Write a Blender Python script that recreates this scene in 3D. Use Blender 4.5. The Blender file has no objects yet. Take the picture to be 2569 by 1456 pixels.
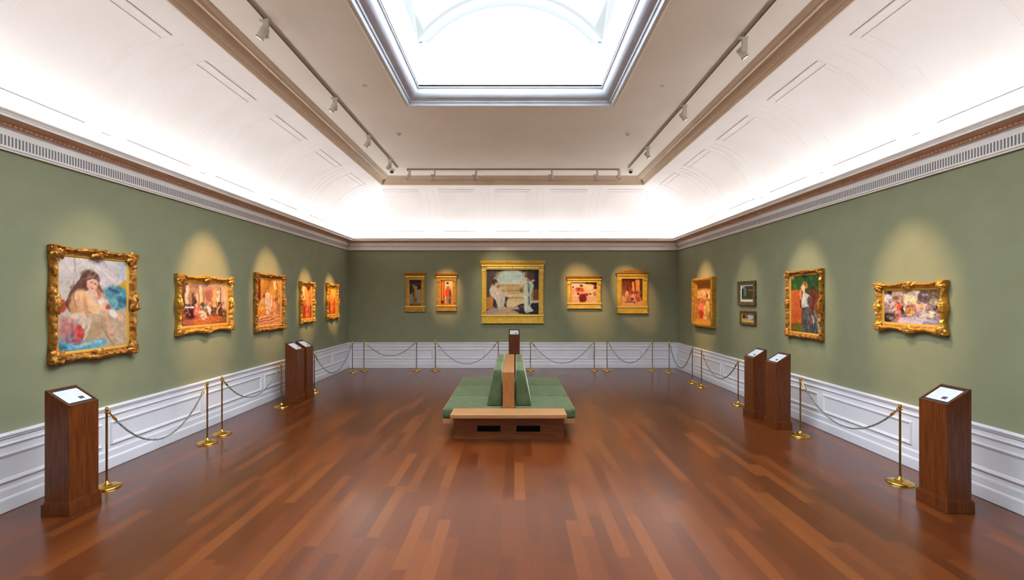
import bpy, bmesh, math, random
import numpy as np
from mathutils import Vector, Matrix, noise
R = math.radians
random.seed(7)
S = bpy.context.scene
COL = S.collection

# ---------------------------------------------------------------- camera
cam = bpy.data.cameras.new('camera'); camo = bpy.data.objects.new('camera', cam); COL.objects.link(camo)
camo.location = (0, 0, 2.2); camo.rotation_euler = (R(90), 0, 0)
cam.sensor_width = 36; cam.sensor_fit = 'HORIZONTAL'
cam.lens = 1150 / 2569 * 36
cam.shift_x = -5.5 / 2569; cam.shift_y = 22 / 2569
cam.clip_start = 0.05; cam.clip_end = 200
S.camera = camo

# ---------------------------------------------------------------- world, colour management
w = bpy.data.worlds.new('world'); S.world = w; w.use_nodes = True
bg = w.node_tree.nodes['Background']
bg.inputs[0].default_value = (0.90, 0.97, 1.0, 1); bg.inputs[1].default_value = 0.50
# overcast daylight: a very broad sun overhead, reaching the room only through the skylight glass
sl = bpy.data.lights.new('overcast_daylight', 'SUN'); sl.energy = 27.0; sl.angle = R(140); sl.color = (0.79, 0.90, 1.0)
so = bpy.data.objects.new('overcast_daylight', sl); COL.objects.link(so); so.location = (0, 4, 20)
S.view_settings.view_transform = 'Standard'; S.view_settings.look = 'None'
S.view_settings.gamma = 1; S.view_settings.use_curve_mapping = False
S.view_settings.exposure = 0.74

# ---------------------------------------------------------------- room numbers (metres)
XL, XR, YB, YF = -5.28, 5.20, 14.60, -4.5     # wall planes
ZC, ZL, ZM = 5.66, 4.10, 5.47                 # ceiling, cornice ledge, top of the cove
SKX0, SKX1, SKY0, SKY1 = -1.88, 1.74, 0.6, 8.15   # skylight opening in the ceiling

def area(name, loc, rot, sx, sy, power, color):
    l = bpy.data.lights.new(name, 'AREA'); l.shape = 'RECTANGLE'; l.size = sx; l.size_y = sy
    l.energy = power * 3.9; l.color = color
    o = bpy.data.objects.new(name, l); COL.objects.link(o); o.location = loc; o.rotation_euler = rot
    return o
# concealed strip lights lying in the trough behind the cornice lip, shining up the cove
CP = 1.25; CC = (0.90, 0.95, 1.0)
LY = YB - YF - 0.3; LX = XR - XL - 0.3
def strip(loc, inward, along, length):
    o = area('cove_strip_light', loc, (0, 0, 0), .06, length, CP * length, CC)
    t = R(32); d = Vector(inward) * math.sin(t) + Vector((0, 0, math.cos(t))); Y = Vector(along); Z = -d; X = Y.cross(Z)
    o.rotation_euler = Matrix((X, Y, Z)).transposed().to_euler()
strip((XL + .155, (YB + YF) / 2, 4.078), (1, 0, 0), (0, 1, 0), LY)
strip((XR - .155, (YB + YF) / 2, 4.078), (-1, 0, 0), (0, 1, 0), LY)
strip(((XL + XR) / 2, YB - .155, 4.078), (0, -1, 0), (1, 0, 0), LX)
strip(((XL + XR) / 2, YF + .155, 4.078), (0, 1, 0), (1, 0, 0), LX)

# ================================================================ helpers
def lin(c):
    return tuple(((x / 255) / 12.92 if x <= 10 else (((x / 255) + .055) / 1.055) ** 2.4) for x in c)

def mat(name, col, rough=.6, metal=0, spec=.5, coat=0, sub=None):
    m = bpy.data.materials.new(name); m.use_nodes = True
    b = m.node_tree.nodes['Principled BSDF']
    b.inputs['Base Color'].default_value = (*lin(col), 1)
    b.inputs['Roughness'].default_value = rough; b.inputs['Metallic'].default_value = metal
    b.inputs['Specular IOR Level'].default_value = spec
    b.inputs['Coat Weight'].default_value = coat
    return m
def nd(m, t, **k):
    n = m.node_tree.nodes.new(t)
    for a, b in k.items(): setattr(n, a, b)
    return n
def lk(m, a, b): m.node_tree.links.new(a, b)
def bsdf(m): return m.node_tree.nodes['Principled BSDF']

def noisy(name, c1, c2, scale, rough=.6, metal=0, bump=0, stretch=(1, 1, 1), detail=4, spec=.5, lo=.35, hi=.65, bscale=None, bdist=.01, coat=0):
    """two-colour noise material in object coordinates, optional bump"""
    m = mat(name, c1, rough, metal, spec, coat)
    tc = nd(m, 'ShaderNodeTexCoord'); mp = nd(m, 'ShaderNodeMapping'); mp.inputs['Scale'].default_value = stretch
    n = nd(m, 'ShaderNodeTexNoise'); n.inputs['Scale'].default_value = scale; n.inputs['Detail'].default_value = detail
    r = nd(m, 'ShaderNodeValToRGB')
    r.color_ramp.elements[0].position = lo; r.color_ramp.elements[1].position = hi
    r.color_ramp.elements[0].color = (*lin(c1), 1); r.color_ramp.elements[1].color = (*lin(c2), 1)
    lk(m, tc.outputs['Object'], mp.inputs[0]); lk(m, mp.outputs[0], n.inputs[0]); lk(m, n.outputs[0], r.inputs[0])
    lk(m, r.outputs[0], bsdf(m).inputs['Base Color'])
    if bump:
        bn = nd(m, 'ShaderNodeBump'); bn.inputs['Strength'].default_value = bump; bn.inputs['Distance'].default_value = bdist
        src = n
        if bscale:
            src = nd(m, 'ShaderNodeTexNoise'); src.inputs['Scale'].default_value = bscale; src.inputs['Detail'].default_value = 3
            lk(m, mp.outputs[0], src.inputs[0])
        lk(m, src.outputs[0], bn.inputs['Height']); lk(m, bn.outputs[0], bsdf(m).inputs['Normal'])
    return m

# ---- materials
M = {}
M['wall'] = noisy('sage_green_fabric', (131, 132, 103), (135, 136, 107), 3, rough=.85, bump=.25, bscale=380, bdist=.002, spec=.2)
M['white'] = noisy('white_wainscot_paint', (222, 221, 228), (228, 227, 233), 2, rough=.42)
M['cream'] = noisy('cream_plaster', (234, 226, 220), (238, 231, 226), 1.5, rough=.75, spec=.25)
M['ceil'] = noisy('ceiling_plaster', (245, 235, 221), (248, 239, 226), 1.2, rough=.8, spec=.2)
M['mould'] = noisy('ceiling_moulding_paint', (222, 200, 174), (227, 206, 181), 2, rough=.6)
M['cornice'] = noisy('cornice_paint', (222, 214, 206), (228, 220, 213), 2, rough=.6)
M['dentil'] = noisy('ochre_dentil_paint', (205, 160, 128), (216, 174, 142), 6, rough=.6)
M['grille_dark'] = mat('grille_slot', (120, 116, 114), .8)
M['silver'] = noisy('silvery_skylight_moulding', (196, 200, 208), (206, 210, 218), 2, rough=.32, spec=.6)
M['shaft'] = mat('skylight_shaft_white', (246, 247, 252), .7)
M['archbar'] = mat('grey_white_glazing_bar', (176, 186, 190), .6)
M['gold'] = noisy('gilt', (208, 156, 60), (174, 118, 38), 14, rough=.42, metal=.55, bump=.2, bscale=90, bdist=.003)
M['oldgold'] = noisy('antique_gilt', (184, 124, 44), (88, 50, 12), 22, rough=.45, metal=.5, bump=.4, bscale=70, bdist=.004, lo=.42, hi=.7)
M['palegold'] = noisy('bright_gilt', (224, 184, 68), (206, 158, 44), 10, rough=.4, metal=.3, bump=.1, bscale=60, bdist=.002)
M['bronzegold'] = noisy('dull_bronze_gilt', (118, 98, 60), (82, 66, 38), 18, rough=.5, metal=.4, bump=.2, bscale=60, bdist=.003)
M['deepgold'] = noisy('deep_brown_gilt', (168, 116, 30), (146, 94, 20), 12, rough=.42, metal=.4)
M['pale_highlight_gold'] = mat('pale_gilt_highlight', (244, 208, 110), .34, .3)  # paler gilt, with the highlights of the frame mouldings put into its colour
M['slip'] = mat('gilt_slip', (222, 172, 70), .38, .5)
M['frame_back'] = mat('frame_side_dark_wood', (66, 42, 20), .6)
M['brass'] = noisy('polished_brass', (232, 190, 92), (214, 166, 66), 8, rough=.18, metal=1.0)
M['pole'] = noisy('aged_brass_pole', (150, 112, 62), (128, 92, 48), 12, rough=.3, metal=.85)
M['rope'] = noisy('twisted_green_rope', (158, 170, 156), (98, 116, 106), 60, rough=.8, bump=.4, bdist=.003)
M['velvet'] = noisy('green_velvet', (84, 92, 60), (64, 76, 50), 7, rough=.9, bump=.15, bscale=60, bdist=.004, spec=.2)
bsdf(M['velvet']).inputs['Sheen Weight'].default_value = .6
bsdf(M['velvet']).inputs['Sheen Roughness'].default_value = .4
bsdf(M['velvet']).inputs['Sheen Tint'].default_value = (.62, .68, .46, 1)
M['oak'] = noisy('light_oak', (150, 102, 60), (166, 117, 74), 9, rough=.42, stretch=(.35, 6, 6), detail=6)
M['oakbase'] = noisy('oak_bench_base', (138, 76, 32), (116, 58, 20), 7, rough=.42, stretch=(.5, 5, 7), detail=6)
M['oaky'] = noisy('oak_spine', (158, 102, 52), (138, 84, 40), 9, rough=.4, stretch=(8, 8, .5), detail=6)
M['walnut'] = noisy('walnut_veneer', (112, 56, 18), (82, 36, 10), 6, rough=.38, stretch=(7, 7, .6), detail=6, coat=.0, spec=.35)
M['inset'] = mat('dark_lectern_inset', (50, 46, 42), .35)
M['paper'] = noisy('caption_sheet_paper', (214, 222, 228), (222, 230, 236), 4, rough=.5)
M['ink'] = mat('grey_print', (150, 156, 166), .7)
M['darkprint'] = mat('dark_print', (66, 74, 84), .7)
M['fixture'] = mat('cream_lamp_housing', (206, 198, 182), .45)
M['black'] = mat('black_plastic', (22, 20, 18), .3)
M['slot'] = mat('slot_shade_black', (8, 7, 6), .9)
M['track'] = mat('track_white', (168, 156, 140), .5)
M['trackslot'] = mat('track_slot_dark', (58, 46, 34), .6)

# velvet darker/lighter nothing more; glass of the skylight
g = bpy.data.materials.new('skylight_glass'); g.use_nodes = True; nt = g.node_tree
for n in list(nt.nodes):
    if n.type != 'OUTPUT_MATERIAL': nt.nodes.remove(n)
tr = nt.nodes.new('ShaderNodeBsdfTransparent'); tr.inputs[0].default_value = (.97, .99, .99, 1)
gl = nt.nodes.new('ShaderNodeBsdfGlossy'); gl.inputs['Roughness'].default_value = .05
mx = nt.nodes.new('ShaderNodeMixShader'); mx.inputs[0].default_value = .05
nt.links.new(tr.outputs[0], mx.inputs[1]); nt.links.new(gl.outputs[0], mx.inputs[2])
nt.links.new(mx.outputs[0], [n for n in nt.nodes if n.type == 'OUTPUT_MATERIAL'][0].inputs[0])
M['glass'] = g

# lamp lens: a lit lamp face
ml = bpy.data.materials.new('lit_lamp_lens'); ml.use_nodes = True
b = bsdf(ml); b.inputs['Base Color'].default_value = (.9, .8, .6, 1); b.inputs['Emission Color'].default_value = (1, .82, .55, 1); b.inputs['Emission Strength'].default_value = 1.2
M['lens'] = ml

# canvas: paint laid down as colours of the painted surface itself
mc = mat('oil_paint_on_canvas', (200, 200, 200), .5, spec=.25)
at = nd(mc, 'ShaderNodeAttribute'); at.attribute_name = 'paint'
lk(mc, at.outputs['Color'], bsdf(mc).inputs['Base Color'])
M['canvas'] = mc

# floor planks running along Y
mf = mat('merbau_floorboards', (110, 60, 36), .3, spec=.35, coat=.5)
tc = nd(mf, 'ShaderNodeTexCoord'); sp = nd(mf, 'ShaderNodeSeparateXYZ'); lk(mf, tc.outputs['Object'], sp.inputs[0])
def mth(op, a, b_=None, v=None):
    n = nd(mf, 'ShaderNodeMath', operation=op)
    lk(mf, a, n.inputs[0])
    if b_ is not None: lk(mf, b_, n.inputs[1])
    if v is not None: n.inputs[1].default_value = v
    return n.outputs[0]
xw = mth('DIVIDE', sp.outputs[0], v=.125); xi = mth('FLOOR', xw); xf = mth('FRACT', xw)
wn = nd(mf, 'ShaderNodeTexWhiteNoise', noise_dimensions='1D'); lk(mf, xi, wn.inputs['W'])
yo = mth('MULTIPLY', wn.outputs['Value'], v=9.7)
yw = mth('ADD', mth('DIVIDE', sp.outputs[1], v=1.15), yo); yi = mth('FLOOR', yw); yf = mth('FRACT', yw)
cb = nd(mf, 'ShaderNodeCombineXYZ'); lk(mf, xi, cb.inputs[0]); lk(mf, yi, cb.inputs[1])
wn2 = nd(mf, 'ShaderNodeTexWhiteNoise', noise_dimensions='2D'); lk(mf, cb.outputs[0], wn2.inputs['Vector'])
rp = nd(mf, 'ShaderNodeValToRGB'); cr = rp.color_ramp
cr.elements[0].position = 0; cr.elements[0].color = (*lin((82, 36, 10)), 1)
cr.elements[1].position = 1; cr.elements[1].color = (*lin((118, 60, 18)), 1)
e = cr.elements.new(.5); e.color = (*lin((97, 44, 12)), 1)
e = cr.elements.new(.85); e.color = (*lin((106, 51, 15)), 1)
lk(mf, wn2.outputs['Value'], rp.inputs[0])
mp = nd(mf, 'ShaderNodeMapping'); mp.inputs['Scale'].default_value = (22, .9, 1)
gn = nd(mf, 'ShaderNodeTexNoise'); gn.inputs['Scale'].default_value = 3; gn.inputs['Detail'].default_value = 5
lk(mf, tc.outputs['Object'], mp.inputs[0]); lk(mf, mp.outputs[0], gn.inputs[0])
mr = nd(mf, 'ShaderNodeMapRange'); mr.inputs['To Min'].default_value = .80; mr.inputs['To Max'].default_value = 1.18; lk(mf, gn.outputs[0], mr.inputs[0])
mu = nd(mf, 'ShaderNodeMix', data_type='RGBA', blend_type='MULTIPLY'); mu.inputs[0].default_value = 1
lk(mf, rp.outputs[0], mu.inputs[6]); lk(mf, mr.outputs[0], mu.inputs[7])
ex = mth('LESS_THAN', xf, v=.022); ey = mth('LESS_THAN', yf, v=.0025); ee = mth('MAXIMUM', ex, ey)
dk = nd(mf, 'ShaderNodeMix', data_type='RGBA'); lk(mf, ee, dk.inputs[0]); lk(mf, mu.outputs[2], dk.inputs[6])
dk.inputs[7].default_value = (*lin((78, 40, 24)), 1)
lk(mf, dk.outputs[2], bsdf(mf).inputs['Base Color'])
rr = nd(mf, 'ShaderNodeMapRange'); rr.inputs['To Min'].default_value = .32; rr.inputs['To Max'].default_value = .38
lk(mf, wn2.outputs['Value'], rr.inputs[0]); lk(mf, rr.outputs[0], bsdf(mf).inputs['Roughness']); bsdf(mf).inputs['Coat Roughness'].default_value = .17
M['floor'] = mf

# ---- mesh builder
class MB:
    def __init__(s): s.v = []; s.f = []
    def add(s, vs, fs):
        o = len(s.v); s.v += [tuple(v) for v in vs]; s.f += [tuple(i + o for i in f) for f in fs]; return s
    def box(s, x0, x1, y0, y1, z0, z1):
        return s.add([(x0, y0, z0), (x1, y0, z0), (x1, y1, z0), (x0, y1, z0), (x0, y0, z1), (x1, y0, z1), (x1, y1, z1), (x0, y1, z1)],
                     [(0, 3, 2, 1), (4, 5, 6, 7), (0, 1, 5, 4), (1, 2, 6, 5), (2, 3, 7, 6), (3, 0, 4, 7)])
    def prism(s, pts, axis, a, b):
        """pts: 2D outline; axis 0/1/2 is the extrusion axis; the other two axes in order"""
        n = len(pts)
        def P(p, t):
            if axis == 0: return (t, p[0], p[1])
            if axis == 1: return (p[0], t, p[1])
            return (p[0], p[1], t)
        return s.add([P(p, a) for p in pts] + [P(p, b) for p in pts],
                     [tuple(range(n))[::-1], tuple(range(n, 2 * n))] + [(i, (i + 1) % n, n + (i + 1) % n, n + i) for i in range(n)])
    def lathe(s, prof, n=32, c=(0, 0), cap=True):
        vs = []; fs = []
        for r, z in prof:
            for k in range(n):
                a = 2 * math.pi * k / n; vs.append((c[0] + r * math.cos(a), c[1] + r * math.sin(a), z))
        for j in range(len(prof) - 1):
            for k in range(n):
                fs.append((j * n + k, j * n + (k + 1) % n, (j + 1) * n + (k + 1) % n, (j + 1) * n + k))
        if cap:
            fs.append(tuple(range(n))[::-1]); m = (len(prof) - 1) * n; fs.append(tuple(range(m, m + n)))
        return s.add(vs, fs)
    def tube(s, pts, r, n=8, twist=0, lobes=0, la=0, closed=False):
        pts = [Vector(p) for p in pts]; N = len(pts); vs = []; fs = []; L = 0
        up = Vector((0, 0, 1)); prev = None
        for i, p in enumerate(pts):
            t = (pts[min(i + 1, N - 1)] - pts[max(i - 1, 0)]).normalized() if not closed else (pts[(i + 1) % N] - pts[i - 1]).normalized()
            if prev is None:
                a = up if abs(t.dot(up)) < .9 else Vector((1, 0, 0)); prev = (a - t * a.dot(t)).normalized()
            else: prev = (prev - t * prev.dot(t)).normalized()
            q = t.cross(prev)
            if i: L += (p - pts[i - 1]).length
            for k in range(n):
                a = 2 * math.pi * k / n + twist * L
                rr_ = r * (1 + la * math.cos(lobes * (2 * math.pi * k / n))) if lobes else r
                vs.append(p + (prev * math.cos(a) + q * math.sin(a)) * rr_)
        for i in range(N - 1 + (1 if closed else 0)):
            for k in range(n):
                j = (i + 1) % N
                fs.append((i * n + k, i * n + (k + 1) % n, j * n + (k + 1) % n, j * n + k))
        if not closed: fs.append(tuple(range(n))[::-1]); fs.append(tuple(range((N - 1) * n, N * n)))
        return s.add(vs, fs)
    def cyl(s, a, b, r, n=20): return s.tube([a, b], r, n)
    def xform(s, mtx, start=0):
        s.v[start:] = [tuple(mtx @ Vector(v)) for v in s.v[start:]]; return s
    def build(s, name, m, parent=None, smooth=False, bevel=0, seg=2, label=None, kind=None):
        me = bpy.data.meshes.new(name); me.from_pydata(s.v, [], s.f); me.update()
        bm = bmesh.new(); bm.from_mesh(me); bmesh.ops.recalc_face_normals(bm, faces=bm.faces); bm.to_mesh(me); bm.free()
        me.materials.append(m)
        if smooth:
            for p in me.polygons: p.use_smooth = True
            try: me.set_sharp_from_angle(angle=R(40))
            except Exception: pass
        o = bpy.data.objects.new(name, me); COL.objects.link(o)
        if parent: o.parent = parent
        if bevel:
            bv = o.modifiers.new('bevel', 'BEVEL'); bv.width = bevel; bv.segments = seg; bv.limit_method = 'ANGLE'; bv.angle_limit = R(40)
            for p in me.polygons: p.use_smooth = True
            bv.harden_normals = True
        if label: o['label'] = label
        if kind: o['kind'] = kind
        return o

def thing(name, label, cat, loc=(0, 0, 0), rz=0, group=None):
    o = bpy.data.objects.new(name, None); COL.objects.link(o); o.empty_display_size = .1
    o.location = loc; o.rotation_euler = (0, 0, rz); o['label'] = label; o['category'] = cat
    if group: o['group'] = group
    return o
def dup(root, loc, rz, label):
    r = root.copy(); COL.objects.link(r); r.location = loc; r.rotation_euler = (0, 0, rz); r['label'] = label
    for ch in list(root.children):
        c = ch.copy(); COL.objects.link(c); c.parent = r
        for gch in ch.children:
            d = gch.copy(); COL.objects.link(d); d.parent = c
    return r
def struct(mb, name, m, parent=None, **k):
    o = mb.build(name, m, parent, **k)
    if not parent: o['kind'] = 'structure'
    return o

# ================================================================ the room shell
T = .2
struct(MB().box(XL - T, XR + T, YF - T, YB + T, -.15, 0), 'floor', M['floor'])
struct(MB().box(XL - T, XL, YF - T, YB + T, 0, ZC + T), 'wall_left', M['wall'])
struct(MB().box(XR, XR + T, YF - T, YB + T, 0, ZC + T), 'wall_right', M['wall'])
struct(MB().box(XL, XR, YB, YB + T, 0, ZC + T), 'wall_back', M['wall'])
struct(MB().box(XL, XR, YF - T, YF, 0, ZC + T), 'wall_front', M['wall'])
c = MB()
c.box(XL, SKX0, YF, YB, ZC, ZC + T); c.box(SKX1, XR, YF, YB, ZC, ZC + T)
c.box(SKX0, SKX1, YF, SKY0, ZC, ZC + T); c.box(SKX0, SKX1, SKY1, YB, ZC, ZC + T)
struct(c, 'ceiling', M['ceil'])

# walls as local frames: point on wall 'w' at distance t along it, inset p, height z
WALLS = {
    'left':  dict(len0=YF, len1=YB, P=lambda t, p, z: (XL + p, t, z)),
    'right': dict(len0=YF, len1=YB, P=lambda t, p, z: (XR - p, t, z)),
    'back':  dict(len0=XL, len1=XR, P=lambda t, p, z: (t, YB - p, z)),
    'front': dict(len0=XL, len1=XR, P=lambda t, p, z: (t, YF + p, z)),
}
def sweep(wall, prof, mb=None):
    """mitred strip of a (inset, height) profile along one wall"""
    W = WALLS[wall]; mb = mb or MB(); n = len(prof)
    a = [W['P'](W['len0'] + p, p, z) for p, z in prof]; b_ = [W['P'](W['len1'] - p, p, z) for p, z in prof]
    return mb.add(a + b_, [(i, i + 1, n + i + 1, n + i) for i in range(n - 1)])
def wbox(mb, wall, t0, t1, p0, p1, z0, z1):
    P = WALLS[wall]['P']; a = P(t0, p0, z0); b_ = P(t1, p1, z1)
    return mb.box(min(a[0], b_[0]), max(a[0], b_[0]), min(a[1], b_[1]), max(a[1], b_[1]), min(a[2], b_[2]), max(a[2], b_[2]))

# panel centres along each wall: ribs of the cove and stiles of the wainscot share them
RIBS_S = [5.90 + 1.835 * k for k in range(-5, 5)]
RIBS_B = [-4.19, -2.53, -.88, .78, 2.45, 4.10]
def ribs(w_): return RIBS_S if w_ in ('left', 'right') else RIBS_B
def rangesof(w_):
    W = WALLS[w_]; r = [x for x in ribs(w_) if W['len0'] + .3 < x < W['len1'] - .3]
    return r

# ---- wainscot / baseboards
for w_ in ('left', 'right', 'back', 'front'):
    prof = [(0, .81), (.055, .81), (.062, .802), (.062, .786), (.050, .774), (.046, .758), (.034, .752), (.034, .705), (.046, .698), (.046, .688), (.03, .672),
            (.025, .665), (.025, .245), (.034, .238), (.040, .222), (.040, .15), (.054, .140), (.058, .125), (.058, .006), (.052, 0)]
    mb = sweep(w_, prof)
    rb = rangesof(w_); W = WALLS[w_]
    edges = [W['len0'] + .14] + [x for r_ in rb for x in (r_ - .06, r_ + .06)] + [W['len1'] - .14]
    P = W['P']
    for k in range(0, len(edges), 2):
        t0, t1 = edges[k], edges[k + 1]
        if t1 - t0 < .15: continue
        # bolection moulding round each sunk panel
        ring = [(.025, 0), (.046, .006), (.046, .018), (.036, .028), (.036, .034), (.025, .044)]
        z0, z1 = .300, .600
        corners = [lambda d: (t0 + d, z0 + d), lambda d: (t1 - d, z0 + d), lambda d: (t1 - d, z1 - d), lambda d: (t0 + d, z1 - d)]
        vs = []; n = len(ring)
        for cf in corners:
            for p, d in ring: q = cf(d); vs.append(P(q[0], p, q[1]))
        fs = [(s_ * n + i, s_ * n + i + 1, ((s_ + 1) % 4) * n + i + 1, ((s_ + 1) % 4) * n + i) for s_ in range(4) for i in range(n - 1)]
        mb.add(vs, fs)
    struct(mb, 'baseboard_' + w_, M['white'])

# ---- cornice: fascia with slotted grille, dentil band, corona, ledge
tn = 1
for w_ in ('left', 'right', 'back', 'front'):
    low = [(0, 3.735), (.030, 3.737), (.030, 3.752), (.042, 3.760), (.042, 3.955), (.055, 3.962), (.055, 3.972)]
    if w_ == 'back': low = [(0, 3.735), (.035, 3.737), (.045, 3.758), (.030, 3.765), (.030, 3.84), (.06, 3.872), (.07, 3.90), (.055, 3.906), (.055, 3.972)]
    o = struct(sweep(w_, low), 'trim_%d' % tn, M['cornice']); tn += 1
    W = WALLS[w_]; P = W['P']
    if w_ != 'back':
        gm = MB(); t = W['len0'] + .1
        while t < W['len1'] - .1:
            wbox(gm, w_, t, t + .017, .040, .0435, 3.782, 3.886); t += .0345
        gm.build('grille_slot', M['grille_dark'], o, kind='stuff')
    mid = [(.055, 3.972), (.080, 3.978), (.095, 4.000), (.150, 4.012), (.185, 4.020), (.195, 4.026)]
    d = sweep(w_, mid)
    t = W['len0'] + .15
    if w_ != 'back':
        while t < W['len1'] - .15:
            wbox(d, w_, t, t + .030, .055, .098, 3.974, 3.999); t += .052
    d.build('dentil_band', M['dentil'], o)
    top = [(.195, 4.026), (.205, 4.026), (.205, 4.048), (.198, 4.054), (.212, 4.078), (.22, 4.088), (.22, 4.100), (.205, 4.100), (.205, 4.058), (0.0, 4.058)]
    sweep(w_, top).build('ledge', M['cornice'], o)

# ---- cove: quarter ellipse from behind the ledge up to the ceiling moulding, with raised panel beads
CA, CBz = 1.48, ZM - 4.058
def cove(s):                    # s 0..1 -> inset, height, outward normal (inset, z)
    a = s * math.pi / 2
    p = CA * (1 - math.cos(a)); z = 4.058 + CBz * math.sin(a)
    nx = math.cos(a) / CA; nz = -math.sin(a) / CBz; l = math.hypot(nx, nz)
    return p, z, nx / l, nz / l
for w_ in ('left', 'right', 'back', 'front'):
    W = WALLS[w_]; P = W['P']
    prof = [cove(k / 28)[:2] for k in range(29)]
    o = struct(sweep(w_, prof), 'trim_%d' % tn, M['cream'], smooth=True); tn += 1
    mb = MB(); fine = MB()
    rb = rangesof(w_)
    def pt(t, s, h=.0):
        p, z, nx, nz = cove(s); return P(t, p + nx * h, z + nz * h)
    def bead(mbb, t0, s0, t1, s1, r):
        n = 2 if s0 == s1 else 22
        mbb.tube([pt(t0 + (t1 - t0) * i / (n - 1), s0 + (s1 - s0) * i / (n - 1)) for i in range(n)], r, 6)
    SB, ST, ST2 = .125, .83, .775
    e0, e1 = W['len0'], W['len1']
    ed = [None] + rb + [None]
    for k in range(len(ed) - 1):
        a = ed[k] + .30 if ed[k] is not None else e0 + .42
        b_ = ed[k + 1] - .30 if ed[k + 1] is not None else e1 - .42
        if ed[k] is None: a0 = a + CA * .55
        else: a0 = a
        b0 = b_ - CA * .55 if ed[k + 1] is None else b_
        if b_ - a > .2: bead(mb, a, SB, b_, SB, .018)
        if b0 - a0 > .2:
            bead(mb, a0, ST, b0, ST, .013); bead(mb, a0 + .02, ST2, b0 - .02, ST2, .008)
        for t in (a + .0, b_ - .0, a + .09, b_ - .09):
            if b_ - a > .5 and (ed[k] is not None or t > e0 + .5 + .0) and (ed[k + 1] is not None or t < e1 - .5):
                if ed[k] is None and t < a0 or ed[k + 1] is None and t > b0: continue
                bead(fine, t, SB, t, ST, .005)
    for r_ in rb:
        bead(mb, r_ - .075, SB - .015, r_ + .075, SB - .015, .018)
        bead(fine, r_ - .10, SB, r_ - .10, ST, .006); bead(fine, r_ + .10, SB, r_ + .10, ST, .006)
    mb.build('panel_bead', M['cream'], o, smooth=True); fine.build('rib_bead', M['cream'], o, smooth=True)

# ---- moulding between cove and flat ceiling
for w_ in ('left', 'right', 'back', 'front'):
    prof = [(CA - .02, ZM + .01), (CA + .0, ZM - .02), (CA + .022, ZM - .02), (CA + .03, ZM - .005), (CA + .035, ZM + .03)]
    for k in range(9):
        a = k / 8 * math.pi / 2
        prof.append((CA + .045 + .13 * (1 - math.cos(a)), ZM + .035 + .085 * math.sin(a)))
    prof += [(CA + .19, ZM + .115), (CA + .195, ZM + .13), (CA + .205, ZM + .135), (CA + .235, ZM + .155), (CA + .255, ZC - .01), (CA + .262, ZC)]
    struct(sweep(w_, prof), 'trim_%d' % tn, M['mould']); tn += 1

# ================================================================ skylight
def ringprof(prof, mb=None):
    """prof of (inset from skylight opening, z) all round the opening"""
    mb = mb or MB(); n = len(prof); vs = []
    for i in range(4):
        for p, z in prof:
            x0, x1, y0, y1 = SKX0 + p, SKX1 - p, SKY0 + p, SKY1 - p
            vs.append([(x0, y0, z), (x1, y0, z), (x1, y1, z), (x0, y1, z)][i])
    return mb.add(vs, [(s_ * n + i, s_ * n + i + 1, ((s_ + 1) % 4) * n + i + 1, ((s_ + 1) % 4) * n + i) for s_ in range(4) for i in range(n - 1)])
sky = thing('window_1', '', ''); del sky['label']; del sky['category']; sky['kind'] = 'structure'
ringprof([(-.07, ZC), (-.07, ZC - .015), (-.045, ZC - .022), (-.035, ZC - .012), (-.02, ZC - .012)]).build('outer_fillet', M['ceil'], sky)
pr = [(-.02, ZC - .012), (-.015, ZC - .028), (.01, ZC - .03), (.02, ZC - .01), (.03, ZC + .01), (.05, ZC + .012), (.058, ZC + .03)]
for k in range(11):
    a = k / 10 * math.pi / 2
    pr.append((.06 + .14 * math.sin(a), ZC + .04 + .13 * (1 - math.cos(a))))
pr += [(.205, ZC + .19), (.225, ZC + .195), (.228, ZC + .21), (.228, ZC + .24)]
ringprof(pr).build('moulded_frame', M['silver'], sky, smooth=True)
ci = .228; SX0, SX1, SY0, SY1 = SKX0 + ci, SKX1 - ci, SKY0 + ci, SKY1 - ci
ZS = 6.62
sh = MB()
sh.box(SX0 - .15, SX0, SY0 - .15, SY1 + .15, ZC + .2, ZS); sh.box(SX1, SX1 + .15, SY0 - .15, SY1 + .15, ZC + .2, ZS)
sh.box(SX0, SX1, SY1, SY1 + .15, ZC + .2, ZS); sh.box(SX0, SX1, SY0 - .15, SY0, ZC + .2, ZS)
for k in range(4):   # boarded joints of the upstand
    z = 6.0 + .14 * k
    sh.box(SX0, SX1, SY1 - .006, SY1, z, z + .11)
sh.build('shaft', M['shaft'], sky)
# barrel vault of glass with end lunettes and curved glazing bars
def arc(xc, hw, rise, n=24, off=0):
    rad = (hw * hw + rise * rise) / (2 * rise); zc = ZS + rise - rad; a0 = math.asin(hw / rad)
    return [(xc + (rad + off) * math.sin(-a0 + 2 * a0 * k / n), zc + (rad + off) * math.cos(-a0 + 2 * a0 * k / n)) for k in range(n + 1)]
xc = (SX0 + SX1) / 2; hw = (SX1 - SX0) / 2; rise = .80
A = arc(xc, hw, rise)
gv = MB(); n = len(A)
gv.add([(x, SY0, z) for x, z in A] + [(x, SY1, z) for x, z in A], [(i, i + 1, n + i + 1, n + i) for i in range(n - 1)])
gv.build('vault_glass', M['glass'], sky, smooth=True)
for yy, nm in ((SY1 + .05, 'lunette_pane'), (SY0 - .05, 'lunette_pane')):
    MB().prism(A, 1, yy - .006, yy + .006).build(nm, M['glass'], sky)
ib = arc(xc, hw, rise, off=-.0); inn = arc(xc, hw * .94, rise * .93)
k_ = 0
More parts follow.
